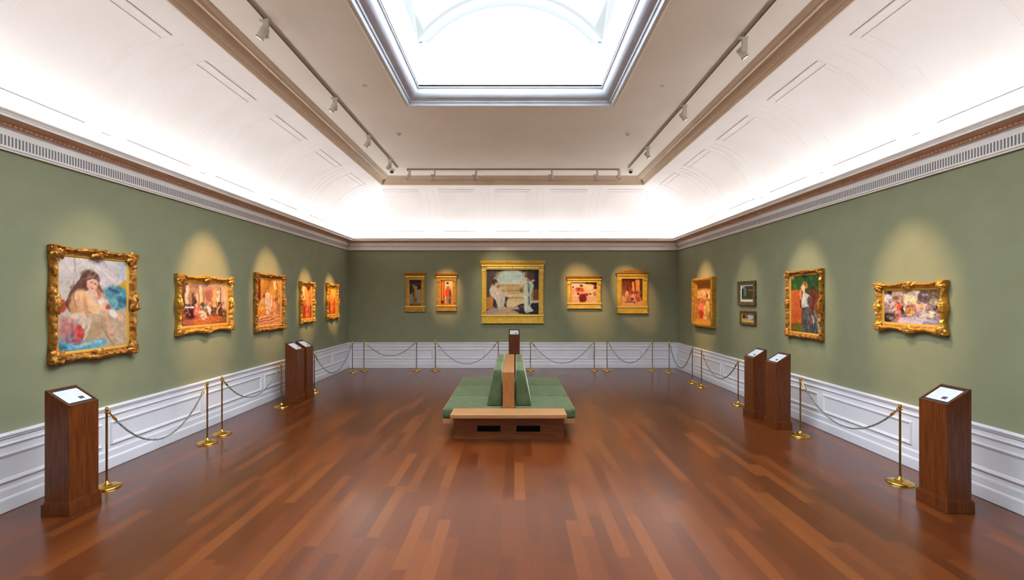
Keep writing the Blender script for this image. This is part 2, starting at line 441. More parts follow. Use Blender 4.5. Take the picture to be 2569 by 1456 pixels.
for yy in (SY1 - .03, 6.0, 4.2, 2.4):
    rbm = MB(); o1 = A; o2 = [(xc + (x - xc) * .955, ZS + (z - ZS) * .92) for x, z in A]
    vs = [(x, yy - .03, z) for x, z in o1] + [(x, yy - .03, z) for x, z in o2] + [(x, yy + .03, z) for x, z in o1] + [(x, yy + .03, z) for x, z in o2]
    fs = []
    for i in range(n - 1):
        fs += [(i, i + 1, n + i + 1, n + i), (2 * n + i, 2 * n + i + 1, 3 * n + i + 1, 3 * n + i), (n + i, n + i + 1, 3 * n + i + 1, 3 * n + i), (i, i + 1, 2 * n + i + 1, 2 * n + i)]
    rbm.add(vs, fs); rbm.build('glazing_arch', M['archbar'], sky)
    if yy < 7: continue

# ================================================================ picture painting
def paint(ops, w, h, res, seed):
    wp = .35 if seed in (1, 13, 24) else 1
    res = int(res * 1.35)
    nx, ny = (max(8, int(res * min(1, w / h))), max(8, int(res * min(1, h / w))))
    u, v = np.meshgrid(np.linspace(0, 100, nx + 1), np.linspace(0, 100, ny + 1))   # v measured from the top
    rng = np.random.RandomState(seed)
    def smooth(k):
        g_ = rng.rand(k + 2, k + 2); xi_ = u / 100 * k; yi_ = v / 100 * k
        x0 = xi_.astype(int).clip(0, k); y0 = yi_.astype(int).clip(0, k); fx = xi_ - x0; fy = yi_ - y0
        fx = fx * fx * (3 - 2 * fx); fy = fy * fy * (3 - 2 * fy)
        return (g_[y0, x0] * (1 - fx) + g_[y0, x0 + 1] * fx) * (1 - fy) + (g_[y0 + 1, x0] * (1 - fx) + g_[y0 + 1, x0 + 1] * fx) * fy - .5
    U = u + wp * (3.2 * smooth(11) + 1.6 * smooth(26)); V = v + wp * (3.2 * smooth(12) + 1.6 * smooth(27))
    C = np.zeros(u.shape + (3,))
    def put(mask, col): 
        m_ = mask[..., None]; C[:] = C * (1 - m_) + np.array(col) * m_
    for op in ops:
        k = op[0]
        if k == 'bg':
            t_ = (v / 100)[..., None]; C[:] = np.array(op[1]) * (1 - t_) + np.array(op[2]) * t_
        elif k == 'e':
            _, cx, cy, rx, ry, an, col = op[:7]; sf = op[7] if len(op) > 7 else .25
            a = math.radians(an); dx = U - cx; dy = V - cy
            q = np.sqrt(((dx * math.cos(a) + dy * math.sin(a)) / rx) ** 2 + ((-dx * math.sin(a) + dy * math.cos(a)) / ry) ** 2)
            put(np.clip((1 + sf / 2 - q) / sf, 0, 1), col)
        elif k == 'p':
            pts = op[1]; ins = np.zeros(U.shape, bool)
            for i in range(len(pts)):
                x1, y1 = pts[i]; x2, y2 = pts[i - 1]
                if y1 == y2: continue
                cnd = ((y1 > V) != (y2 > V)) & (U < (x2 - x1) * (V - y1) / (y2 - y1) + x1); ins ^= cnd
            put(ins * 1.0, op[2])
        elif k == 'l':
            pts = op[1]; wd = op[2]; dmin = np.full(U.shape, 1e9)
            for (x1, y1), (x2, y2) in zip(pts[:-1], pts[1:]):
                L2 = (x2 - x1) ** 2 + (y2 - y1) ** 2; tt = np.clip(((U - x1) * (x2 - x1) + (V - y1) * (y2 - y1)) / max(L2, 1e-6), 0, 1)
                dmin = np.minimum(dmin, np.hypot(U - x1 - tt * (x2 - x1), V - y1 - tt * (y2 - y1)))
            put(np.clip(1.5 - dmin / wd, 0, 1), op[3])
        elif k == 's':      # scattered short brush dabs
            _, x0, y0, x1, y1, cnt, rx, ry, an, pal = op[:10]; al = op[10] if len(op) > 10 else .7
            for q_ in range(cnt):
                cx = x0 + rng.rand() * (x1 - x0); cy = y0 + rng.rand() * (y1 - y0); a = math.radians(an + rng.randn() * 18)
                col = np.array(pal[rng.randint(len(pal))]) * (.9 + .2 * rng.rand()); dx = U - cx; dy = V - cy
                qq = np.sqrt(((dx * math.cos(a) + dy * math.sin(a)) / rx) ** 2 + ((-dx * math.sin(a) + dy * math.cos(a)) / ry) ** 2)
                put(np.clip(1.4 - qq, 0, 1) * al, col)
        elif k == 'n':      # broken-colour brushwork inside a box
            _, x0, y0, x1, y1, sc, amt = op
            m_ = ((u > x0) & (u < x1) & (v > y0) & (v < y1)) * 1.0
            C[:] = C + (smooth(sc) * amt * .55 * m_)[..., None] * np.array([1, .95, .85])
    for _ in range(1 if res < 150 else 2):
        Cp = np.pad(C, ((1, 1), (1, 1), (0, 0)), 'edge')
        C = (Cp[1:-1, 1:-1] * 4 + (Cp[:-2, 1:-1] + Cp[2:, 1:-1] + Cp[1:-1, :-2] + Cp[1:-1, 2:]) * 2 + Cp[:-2, :-2] + Cp[2:, 2:] + Cp[:-2, 2:] + Cp[2:, :-2]) / 16
    C += (smooth(30) * 20)[..., None] + (smooth(55) * 16)[..., None] * np.array([1, .9, .8]) + (smooth(7) * 12)[..., None]
    C = np.clip(C * .93 - 3, 4, 245) / 255
    C = np.where(C <= .04045, C / 12.92, ((C + .055) / 1.055) ** 2.4)
    vs = [((i / nx - .5) * w, 0, h / 2 - j / ny * h) for j in range(ny + 1) for i in range(nx + 1)]
    fs = [(j * (nx + 1) + i, (j + 1) * (nx + 1) + i, (j + 1) * (nx + 1) + i + 1, j * (nx + 1) + i + 1) for j in range(ny) for i in range(nx)]
    me = bpy.data.meshes.new('canvas'); me.from_pydata(vs, [], fs); me.update()
    ca = me.color_attributes.new('paint', 'FLOAT_COLOR', 'POINT')
    ca.data.foreach_set('color', np.concatenate([C, np.ones(C.shape[:2] + (1,))], 2).reshape(-1).astype(np.float32))
    me.materials.append(M['canvas'])
    return me

def canvas(root, ops, w, h, zc, y, res, seed):
    me = paint(ops, w, h, res, seed)
    o = bpy.data.objects.new('canvas', me); COL.objects.link(o); o.parent = root; o.location = (0, y, zc)
    return o

# rect-frame sweep in picture coordinates: x right, z up, faces -y.  prof: list of (outward offset from sight edge, depth forward)
def frame_ring(cw, ch, zc, prof, N=1, carve=0, seed=0, scallop=0, scal_n=2, freq=9, uv0=0):
    mb = MB(); n = len(prof); vs = []
    W0 = prof[-1][0]
    sides = [((-1, -1), (1, -1)), ((1, -1), (1, 1)), ((1, 1), (-1, 1)), ((-1, 1), (-1, -1))]
    cnt = 0
    for si, (a, b_) in enumerate(sides):
        for k in range(N):
            u = k / N
            cc = abs(math.cos(u * math.pi * scal_n)) if scallop else 1
            edge = min(u, 1 - u) * 2
            wv = 1 + scallop * ((.5 + .5 * math.cos(2 * math.pi * u * scal_n)) - .75)
            for j, (o_, d_) in enumerate(prof):
                fr = o_ / W0
                oo = o_ * (1 + (wv - 1) * fr) if scallop else o_
                hx, hz = cw / 2 + oo, ch / 2 + oo
                x = (a[0] + (b_[0] - a[0]) * u) * hx; z = (a[1] + (b_[1] - a[1]) * u) * hz
                dd = d_
                if carve and 0 < j < n - 2:
                    q = Vector((x * freq, z * freq, seed * 7.3))
                    nv = noise.noise(q * 1.7) + .6 * noise.noise(q * 4.1)
                    dd += carve * fr * (nv + (.8 if edge < .16 or abs(u - .5) < .07 else 0) * (.4 + fr))
                    x += carve * .5 * noise.noise(q * 2.3 + Vector((5, 0, 0))); z += carve * .5 * noise.noise(q * 2.3 + Vector((0, 9, 0)))
                    if j >= n - 3:
                        bump = max(0, noise.noise(q * 1.3 + Vector((3, 3, 3)))) * carve * 1.2
                        x += a[0] * 0 + (0 if si in (0, 2) else (1 if si == 1 else -1)) * bump
                        z += (0 if si in (1, 3) else (-1 if si == 0 else 1)) * bump
                vs.append((x, -max(dd, .004), zc + z)); 
            cnt += 1
    fs = [(s_ * n + i, s_ * n + i + 1, ((s_ + 1) % cnt) * n + i + 1, ((s_ + 1) % cnt) * n + i) for s_ in range(cnt) for i in range(n - 1)]
    return mb.add(vs, fs)

def shell(mb, x, z, y, rx, rz, dep, seed, ang=0, petals=7):
    """carved shell / acanthus boss"""
    N, K = 28, 7; vs = [(x, -(y + dep), z)]; fs = []
    for k in range(1, K + 1):
        rr_ = k / K
        for i in range(N):
            a = 2 * math.pi * i / N
            lob = 1 + .20 * math.cos(petals * a + ang) * rr_
            d_ = dep * (1 - rr_ ** 2) + .25 * dep * math.cos(petals * a + ang) * rr_ * (1 - rr_ * .6) + .2 * dep * noise.noise(Vector((a * 2, rr_ * 3, seed)))
            vs.append((x + rx * rr_ * lob * math.cos(a), -(y + max(d_, 0)), z + rz * rr_ * lob * math.sin(a)))
    for i in range(N): fs.append((0, 1 + i, 1 + (i + 1) % N))
    for k in range(K - 1):
        for i in range(N): fs.append((1 + k * N + i, 1 + (k + 1) * N + i, 1 + (k + 1) * N + (i + 1) % N, 1 + k * N + (i + 1) % N))
    return mb.add(vs, fs)

def ornate(name, label, loc, rz, W, H, fw, dep, ops, seed, goldmat='oldgold', scallop=.25, carve=.022, slip=.03, res=110, corner=.09, scal_n=2, group=None):
    """carved gilt frame: outer size W x H, bottom of frame at the origin"""
    root = thing(name, label, 'painting', loc, rz, group)
    cw, ch = W - 2 * fw, H - 2 * fw; zc = H / 2
    N = 90
    prof = [(slip, dep * .40), (slip + .10 * fw, dep * .52), (fw * .38, dep * .46), (fw * .50, dep * .58), (fw * .62, dep * .85), (fw * .74, dep * 1.0), (fw * .84, dep * .95), (fw * .93, dep * .78), (fw * 1.0, dep * .55), (fw * .93, 0.0)]
    frame_ring(cw, ch, zc, prof, N, carve, seed, scallop, scal_n).build('frame', M[goldmat], root, smooth=True)
    frame_ring(cw, ch, zc, [(0, dep * .22), (slip * .5, dep * .36), (slip * 1.02, dep * .40)]).build('slip', M['slip'], root, label='bright gilt inner slip')
    if corner:
        for sx in (-1, 1):
            for sz in (-1, 1):
                cmb = MB(); shell(cmb, sx * (W / 2 - corner * .62), zc + sz * (H / 2 - corner * .62), dep * .80, corner * .72, corner * .72, dep * .45, seed + sx + 3 * sz, ang=R(45))
                cmb.build('corner_ornament', M[goldmat], root, smooth=True)
        for (ex_, ez_) in ((0, 1), (0, -1), (1, 0), (-1, 0)):
            cmb = MB(); shell(cmb, ex_ * (W / 2 - corner * .5), zc + ez_ * (H / 2 - corner * .5), dep * .82, corner * (.9 if ez_ else .5), corner * (.5 if ez_ else .9), dep * .35, seed + ex_ * 5 + ez_, petals=5)
            cmb.build('centre_ornament', M[goldmat], root, smooth=True)
    bk = MB(); bk.box(-W / 2 + fw * .25, W / 2 - fw * .25, -dep * .18, 0, fw * .25, H - fw * .25); bk.build('backing_board', M['frame_back'], root)
    canvas(root, ops, cw + .004, ch + .004, zc, -dep * .2 - .004, res, seed)
    return root

def plainframe(name, label, loc, rz, W, H, fw, prof, ops, seed, gm, slipm, slip=.04, res=60):
    root = thing(name, label, 'painting', loc, rz); cw, ch = W - 2 * fw, H - 2 * fw; zc = H / 2
    frame_ring(cw, ch, zc, prof).build('frame', M[gm], root)
    frame_ring(cw, ch, zc, [(0, .014), (slip * .6, .026), (slip, prof[0][1])]).build('slip', M[slipm], root)
    bk = MB(); bk.box(-W / 2 + fw * .3, W / 2 - fw * .3, -.010, 0, fw * .3, H - fw * .3); bk.build('backing_board', M['frame_back'], root)
    canvas(root, ops, cw + .004, ch + .004, zc, -.013, res, seed)
    return root

def tabernacle(name, label, loc, W, H, side, top, base, ops, seed, cap=.04, bowed=0, dep=.07, res=70, balls=False, gm='gold'):
    """aedicule frame: pilasters, entablature, plinth.  W is the body width, cap the overhang of the cornice"""
    root = thing(name, label, 'painting', (loc[0], loc[1] - .004, loc[2]), 0)
    cw, ch = W - 2 * side, H - top - base
    zc = base + ch / 2; x0, x1 = -W / 2, W / 2
    for sx in (-1, 1):
        xa, xb = sorted((sx * W / 2, sx * (cw / 2 + .025)))
        pb = MB(); pb.box(xa, xb, -dep * .6, 0, base, H - top + .02)
        pb.box(xa + .018, xb - .018, -dep * .92, -dep * .55, base + .06, H - top - .09)
        pb.build('pilaster', M[gm], root, bevel=.004)
        cp_ = MB(); cp_.box(xa - .008, xb + .008, -dep * .85, 0, H - top - .045, H - top + .0)
        cp_.box(xa - .004, xb + .004, -dep * .78, 0, H - top - .075, H - top - .06); cp_.build('capital', M['pale_highlight_gold' if balls else gm], root, bevel=.004)
    en = MB()
    en.box(x0, x1, -dep * .7, 0, H - top, H - top * .42)
    en.box(x0 - cap * .25, x1 + cap * .25, -dep * .95, 0, H - top * .55, H - top * .42)
    en.build('entablature', M[gm], root, bevel=.004)
    fl = MB(); fl.box(x0 - cap * .3, x1 + cap * .3, -dep * 1.15, 0, H - top * .60, H - top * .47); fl.build('fillet', M['pale_highlight_gold'], root, bevel=.003, label='gilt fillet painted in highlight colour')  # fillets above and below carry a painted highlight in their lighter gilt
    f2 = MB(); f2.box(x0 - .016, x1 + .016, -dep * 1.1, 0, base - .05, base - .022); f2.build('fillet', M['pale_highlight_gold'], root, bevel=.003, label='gilt fillet painted in highlight colour')
    co = MB(); zt = H - top * .42
    pf = [(0, zt), (-dep * 1.0, zt), (-dep * 1.15, zt + top * .10), (-dep * 1.35, zt + top * .22), (-dep * 1.35, H), (0, H)]
    if not bowed:
        co.prism(pf, 0, x0 - cap, x1 + cap)
    else:
        n_ = 16; out = [(x0 - cap, zt + .01)] + [(x0 - cap + (W + 2 * cap) * i / n_, zt + .035 + bowed * math.sin(math.pi * i / n_)) for i in range(n_ + 1)] + [(x1 + cap, zt + .01)]
        co.prism(out, 1, -dep * 1.35, 0)
        out2 = [(x0, zt)] + [(x0 + W * i / n_, zt + .012 + (bowed) * .8 * math.sin(math.pi * i / n_)) for i in range(n_ + 1)] + [(x1, zt)]
    co.build('cornice', M['deepgold' if not balls else gm], root, bevel=.004)
    bs = MB(); bs.box(x0, x1, -dep * .75, 0, .03, base); bs.box(x0 - .012, x1 + .012, -dep * .95, 0, base - .03, base)
    bs.box(x0 - .018, x1 + .018, -dep * 1.0, 0, 0, .035); bs.build('plinth', M[gm], root, bevel=.005)
    if balls:
        for k in range(13):
            pass
        st = MB()
        for k in range(4):
            a = x0 + side + (cw) * k / 4 + .02; st.box(a, a + cw / 4 - .04, -dep * .98, -dep * .66, H - top * .86, H - top * .68)
        st.build('frieze_bar', M['pale_highlight_gold'], root, bevel=.004)
    frame_ring(cw, ch, zc, [(0, .018), (.012, .034), (.03, .036)]).build('slip', M['slip'], root)
    bk = MB(); bk.box(x0 + .02, x1 - .02, -.012, 0, .05, H - top * .5); bk.build('backing_board', M['frame_back'], root)
    canvas(root, ops, cw + .004, ch + .004, zc, -.015, res, seed)
    return root

LEFT, RIGHT = R(90), R(-90)
skin, skin2 = (222, 170, 128), (226, 176, 150)
ops1 = [('bg', (204, 192, 190), (178, 158, 140)), ('e', 75, 12, 40, 16, -18, (196, 186, 188), .8), ('l', [(20, 0), (24, 30)], 1.5, (168, 154, 150)), ('l', [(60, 2), (98, 24)], 2, (176, 168, 176)), ('l', [(50, 6), (90, 30)], 1.5, (214, 204, 198)),
        ('e', 92, 8, 12, 10, 0, (168, 176, 180), .8), ('p', [(70, 33), (100, 22), (100, 36), (86, 34)], (192, 156, 52)), ('e', 84, 44, 24, 15, 12, (78, 134, 152)), ('e', 92, 50, 14, 9, 0, (58, 108, 130)), ('e', 78, 50, 8, 6, 0, (120, 168, 176)), ('l', [(72, 32), (88, 38)], 1.4, (52, 76, 104)),
        ('e', 12, 26, 16, 12, 0, (184, 172, 170), .6), ('e', 6, 45, 10, 16, 0, (196, 182, 172), .6), ('e', 90, 66, 18, 10, -20, (196, 170, 152)), ('e', 4, 52, 6, 7, 0, (178, 66, 52)),
        ('p', [(34, 16), (24, 26), (14, 38), (8, 50), (14, 58), (26, 58), (30, 42), (44, 30)], (92, 58, 50)), ('p', [(12, 40), (20, 36), (18, 52), (12, 54)], (120, 78, 60)),
        ('e', 43, 21, 14, 9, 10, (88, 54, 46)), ('p', [(52, 24), (58, 30), (66, 44), (58, 44), (50, 36)], (120, 70, 50)),
        ('e', 46, 27, 8.5, 7.5, 25, (228, 172, 146)), ('p', [(37, 18), (50, 17), (54, 24), (46, 21.5), (38, 24)], (96, 60, 50)), ('e', 45.5, 32, 1.7, .8, 25, (190, 86, 76)), ('e', 41, 30, 3, 2.2, 0, (226, 150, 130), .8),
        ('e', 30, 50, 16, 16, -18, skin), ('e', 22, 56, 7, 9, -10, (188, 136, 96), .8), ('p', [(26, 38), (38, 36), (56, 54), (64, 66), (56, 72), (44, 58)], (230, 182, 136)), ('l', [(34, 56), (52, 66)], 1.2, (150, 96, 70)),
        ('e', 58, 42, 8, 5, -30, (216, 158, 134)), ('e', 64, 50, 10, 8, 40, (232, 184, 156)), ('e', 70, 54, 4, 3, 0, (176, 74, 60)), ('e', 52, 38, 6, 5, 0, (222, 160, 130)), ('e', 58, 48, 4, 3, 0, (240, 214, 196)),
        ('p', [(40, 60), (60, 62), (88, 58), (100, 66), (100, 100), (30, 98), (26, 72)], (190, 162, 134)), ('e', 45, 80, 20, 10, -20, (178, 146, 112), .6), ('l', [(56, 72), (80, 100)], 1.3, (160, 136, 112)), ('l', [(70, 80), (92, 96)], 1.3, (206, 188, 166)),
        ('l', [(36, 70), (22, 90)], 2.2, (214, 196, 182)), ('l', [(44, 68), (34, 88)], 1.8, (206, 184, 166)), ('e', 28, 66, 14, 6, 10, (212, 186, 168)),
        ('l', [(66, 62), (72, 76), (76, 86)], 3.6, (214, 160, 136)), ('l', [(78, 60), (92, 68)], 4, (222, 172, 146)), ('e', 78, 62, 7, 4, 30, (216, 214, 208)), ('e', 76, 86, 4, 1.8, 10, (206, 140, 120)),
        ('e', 12, 72, 14, 9, 20, (196, 160, 146)), ('e', 16, 82, 15, 11, 35, (176, 110, 110)), ('e', 26, 82, 8, 9, 20, (204, 56, 58)), ('e', 17, 88, 8, 6, 20, (116, 112, 128)), ('e', 22, 92, 7, 4, 0, (190, 70, 72)), ('n', 0, 62, 34, 95, 22, 50),
        ('p', [(0, 82), (10, 92), (30, 95), (60, 89), (70, 94), (60, 100), (0, 100)], (98, 164, 190)), ('p', [(0, 90), (10, 94), (12, 100), (0, 100)], (52, 110, 132)), ('l', [(14, 97), (60, 92)], 1.5, (150, 196, 212))]
ops2 = [('bg', (178, 142, 116), (122, 66, 40)), ('p', [(0, 0), (12, 0), (12, 60), (0, 60)], (96, 62, 34)), ('p', [(7, 5), (14, 5), (14, 55), (7, 55)], (208, 186, 162)), ('p', [(14, 0), (40, 0), (40, 14), (30, 12), (20, 10)], (150, 104, 90)), ('p', [(20, 22), (28, 22), (28, 48), (20, 48)], (92, 60, 46)), ('p', [(28, 26), (34, 26), (34, 46), (28, 46)], (206, 170, 130)),
        ('p', [(36, 5), (42, 5), (42, 50), (36, 50)], (214, 192, 168)), ('p', [(46, 6), (76, 6), (76, 50), (46, 50)], (196, 138, 116)), ('e', 58, 30, 12, 16, 0, (172, 104, 84), .5), ('p', [(66, 14), (78, 14), (80, 60), (66, 60)], (216, 164, 100)), ('p', [(76, 18), (84, 18), (84, 46), (76, 46)], (226, 214, 186)), ('p', [(86, 5), (100, 5), (100, 66), (88, 60)], (208, 168, 146)), ('l', [(85, 6), (85, 50)], 1, (80, 64, 32)),
        ('p', [(0, 66), (100, 68), (100, 100), (0, 100)], (140, 70, 44)), ('e', 50, 90, 40, 9, -4, (206, 112, 62)), ('e', 92, 76, 14, 7, 0, (86, 62, 34)), ('e', 12, 92, 12, 6, 0, (170, 96, 74)),
        ('e', 16, 70, 12, 14, 0, (70, 26, 26)), ('p', [(6, 55), (24, 55), (24, 60), (6, 60)], (226, 216, 226)), ('e', 12, 52, 5, 4, 0, (52, 42, 56)), ('e', 22, 50, 3, 4, 0, (52, 40, 60)),
        ('e', 33, 70, 9, 14, -14, (226, 110, 100)), ('e', 44, 76, 7, 13, -20, (222, 200, 166)), ('e', 30, 52, 3.5, 6, 0, (232, 170, 140)), ('e', 29, 44, 3, 3, 0, (60, 36, 28)), ('e', 40, 44, 4, 6, 0, (224, 176, 102)), ('e', 42, 52, 4, 7, 0, (92, 66, 40)),
        ('e', 50, 56, 4, 10, 0, (126, 130, 112)), ('e', 57, 66, 5, 12, -14, (226, 210, 192)), ('e', 58, 52, 4, 6, 0, (236, 150, 118)), ('e', 66, 66, 4, 10, 0, (80, 60, 48)), ('e', 74, 64, 5, 10, 10, (94, 62, 42)), ('e', 82, 60, 6, 14, 10, (88, 52, 34)), ('l', [(76, 72), (84, 52)], 1.2, (232, 208, 176)), ('e', 81, 46, 3, 3, 0, (70, 50, 30)), ('n', 5, 40, 95, 78, 40, 90)]
ops3 = [('bg', (190, 130, 50), (180, 110, 60)), ('p', [(0, 0), (12, 0), (12, 48), (0, 48)], (100, 26, 10)), ('e', 42, 14, 16, 20, 0, (170, 110, 40), .7), ('p', [(68, 2), (80, 2), (80, 22), (70, 22)], (240, 220, 176)), ('p', [(80, 0), (100, 0), (100, 60), (84, 60)], (204, 144, 72)), ('l', [(86, 10), (86, 52)], 1, (130, 80, 30)), ('e', 64, 30, 12, 12, 0, (212, 160, 60), .6),
        ('e', 42, 26, 5, 5, 0, (190, 146, 126)), ('e', 42, 34, 11, 6, 0, (236, 206, 178)), ('e', 43, 50, 13, 16, 0, (206, 192, 164)), ('e', 44, 66, 14, 12, 0, (232, 192, 154)), ('e', 25, 38, 6, 4, -30, (110, 66, 30)), ('e', 18, 50, 10, 8, -40, (232, 164, 96)), ('e', 15, 66, 14, 14, 0, (222, 140, 34)), ('e', 62, 48, 8, 10, 0, (196, 92, 36)), ('e', 58, 48, 7, 12, 0, (240, 196, 160)), ('e', 72, 64, 8, 16, 0, (226, 158, 96)), ('e', 92, 66, 9, 18, 0, (176, 116, 92)), ('e', 80, 44, 5, 3, 0, (110, 70, 36)),
        ('p', [(0, 80), (100, 78), (100, 100), (0, 100)], (228, 152, 104)), ('l', [(0, 88), (60, 82)], 1, (140, 84, 46)), ('l', [(0, 94), (96, 84)], 1.2, (150, 90, 50)), ('l', [(10, 98), (98, 93)], 1, (160, 96, 56)), ('l', [(0, 84), (40, 80)], 1.2, (242, 190, 148)), ('n', 0, 30, 100, 100, 30, 60)]
ops4 = [('bg', (224, 160, 90), (170, 66, 22)), ('p', [(0, 0), (44, 0), (40, 44), (0, 40)], (246, 206, 148)), ('p', [(54, 0), (92, 0), (80, 14), (62, 12)], (110, 24, 12)), ('e', 82, 20, 8, 12, 0, (230, 124, 60)), ('e', 44, 20, 14, 20, 0, (220, 158, 72), .6), ('e', 14, 34, 8, 4, 0, (150, 74, 30)), ('e', 58, 48, 12, 22, 0, (240, 172, 96)), ('e', 84, 50, 12, 14, 0, (234, 142, 86)), ('e', 20, 74, 18, 22, 0, (160, 52, 14)), ('e', 52, 72, 14, 16, 0, (222, 92, 72)), ('e', 56, 92, 18, 10, 0, (228, 104, 48)), ('e', 90, 74, 8, 18, 0, (96, 28, 8)), ('n', 0, 0, 100, 100, 16, 70)]
ops5 = [('bg', (236, 160, 66), (170, 70, 24)), ('e', 66, 18, 30, 22, 0, (244, 178, 84), .5), ('e', 22, 12, 12, 14, 0, (176, 96, 30)), ('e', 24, 28, 8, 6, 0, (236, 176, 118)), ('e', 50, 50, 14, 24, 0, (236, 136, 60)), ('e', 50, 76, 16, 20, 0, (228, 122, 66)), ('e', 20, 72, 8, 20, 0, (122, 30, 8)), ('e', 88, 66, 8, 22, 0, (176, 58, 14)), ('e', 60, 62, 8, 8, 0, (190, 90, 36)), ('n', 0, 0, 100, 100, 16, 70)]
opsB1 = [('bg', (44, 30, 28), (150, 138, 116)), ('p', [(0, 40), (34, 52), (30, 90), (0, 92)], (146, 136, 122)), ('p', [(62, 40), (100, 34), (100, 88), (64, 92)], (158, 148, 130)), ('e', 12, 40, 14, 16, 0, (44, 48, 32)), ('e', 80, 28, 14, 8, 0, (34, 26, 22)), ('e', 48, 14, 10, 7, 0, (66, 28, 26)), ('l', [(22, 18), (34, 24), (44, 20)], 2, (176, 142, 124)), ('e', 50, 30, 20, 8, 0, (168, 140, 60)), ('e', 46, 56, 14, 26, 4, (176, 124, 44)), ('e', 36, 50, 5, 20, 0, (92, 52, 22)), ('e', 48, 82, 13, 18, 0, (146, 96, 38)), ('e', 58, 50, 6, 24, 6, (196, 150, 50)), ('p', [(0, 92), (100, 92), (100, 100), (0, 100)], (132, 84, 52)), ('e', 46, 90, 30, 4, 0, (150, 130, 90))]
opsB2 = [('bg', (242, 200, 140), (220, 150, 90)), ('p', [(0, 0), (8, 0), (8, 100), (0, 100)], (150, 66, 18)), ('p', [(8, 4), (24, 4), (24, 94), (8, 94)], (222, 130, 66)), ('p', [(24, 4), (32, 4), (32, 94), (24, 94)], (160, 66, 16)), ('e', 62, 22, 22, 20, 0, (248, 216, 158), .4), ('e', 58, 14, 10, 6, 0, (62, 28, 16)), ('e', 62, 22, 8, 6, 0, (246, 220, 170)), ('e', 62, 36, 18, 12, 0, (160, 132, 84)), ('e', 54, 52, 16, 16, 0, (232, 70, 28)), ('e', 80, 58, 10, 22, 0, (130, 52, 20)), ('e', 66, 80, 18, 16, 0, (126, 136, 104)), ('e', 78, 86, 8, 12, 0, (70, 66, 40)), ('e', 94, 78, 10, 16, 0, (222, 110, 60)), ('e', 14, 90, 12, 8, 0, (110, 30, 8)), ('p', [(0, 95), (100, 95), (100, 100), (0, 100)], (190, 96, 36))]
opsB3 = [('bg', (82, 70, 66), (70, 60, 58)), ('e', 48, 52, 42, 56, 0, (164, 146, 112), .06), ('e', 48, 46, 33, 48, 0, (188, 206, 196), .06), ('p', [(20, 33), (78, 33), (78, 70), (20, 70)], (196, 164, 106)), ('p', [(20, 33), (78, 33), (78, 36), (20, 36)], (176, 150, 98)), ('p', [(26, 28), (76, 27), (76, 33), (26, 33)], (204, 208, 186)), ('l', [(30, 46), (70, 46)], 1.2, (160, 130, 80)), ('p', [(34, 54), (76, 54), (76, 61), (34, 61)], (222, 200, 152)), ('e', 54, 76, 22, 12, 0, (222, 198, 154)), ('l', [(38, 63), (72, 63)], 1.2, (176, 146, 96)),
         ('p', [(92, 0), (100, 0), (100, 70), (90, 70)], (44, 36, 52)), ('p', [(90, 44), (100, 44), (100, 68), (90, 68)], (122, 70, 42)), ('p', [(84, 46), (91, 46), (90, 68), (82, 68)], (150, 130, 84)), ('p', [(80, 68), (100, 68), (100, 74), (80, 74)], (206, 194, 164)), ('p', [(66, 76), (100, 75), (100, 100), (30, 96), (48, 88)], (38, 30, 42)),
         ('p', [(0, 62), (12, 60), (14, 90), (0, 88)], (196, 120, 48)), ('p', [(12, 62), (20, 66), (26, 84), (20, 88), (12, 80)], (58, 48, 46)), ('p', [(14, 86), (46, 88), (62, 96), (60, 100), (0, 100)], (196, 172, 128)), ('p', [(0, 92), (12, 86), (22, 88), (16, 100), (0, 100)], (166, 150, 146)), ('p', [(30, 84), (60, 82), (62, 88), (34, 90)], (196, 160, 138)),
         ('e', 15, 27, 6.5, 6, 0, (84, 62, 36)), ('e', 19, 32, 3, 4, 0, (214, 170, 130)), ('p', [(8, 36), (18, 36), (22, 50), (40, 52), (38, 58), (34, 76), (32, 86), (22, 88), (18, 70), (8, 58), (5, 46)], (214, 198, 176)), ('l', [(16, 40), (28, 44), (36, 40)], 1.6, (222, 180, 138)), ('e', 22, 38, 3, 2.5, 0, (120, 66, 50)), ('l', [(28, 62), (30, 84)], 1, (176, 160, 150)), ('l', [(24, 46), (20, 56)], 1.3, (238, 226, 206)), ('p', [(36, 60), (41, 62), (38, 78), (40, 84), (33, 82)], (60, 50, 54)),
         ('e', 79, 14, 6, 7, -10, (104, 54, 46)), ('e', 76, 20, 3, 4, 0, (216, 172, 138)), ('p', [(74, 30), (86, 26), (92, 36), (88, 46), (84, 60), (84, 82), (90, 92), (76, 97), (71, 90), (72, 60), (71, 44)], (196, 200, 186)), ('l', [(80, 32), (81, 46)], 1.9, (42, 108, 84)), ('l', [(81, 44), (82, 80)], 1.0, (58, 84, 80)), ('l', [(72, 32), (64, 38), (52, 42)], 1.3, (220, 182, 136)), ('l', [(84, 28), (90, 24)], 2, (226, 196, 160)), ('e', 67, 46, 3, 5, 0, (120, 92, 54)), ('l', [(76, 60), (76, 88)], 1.1, (226, 228, 216)), ('p', [(66, 78), (72, 76), (72, 92), (64, 90)], (60, 52, 48))]
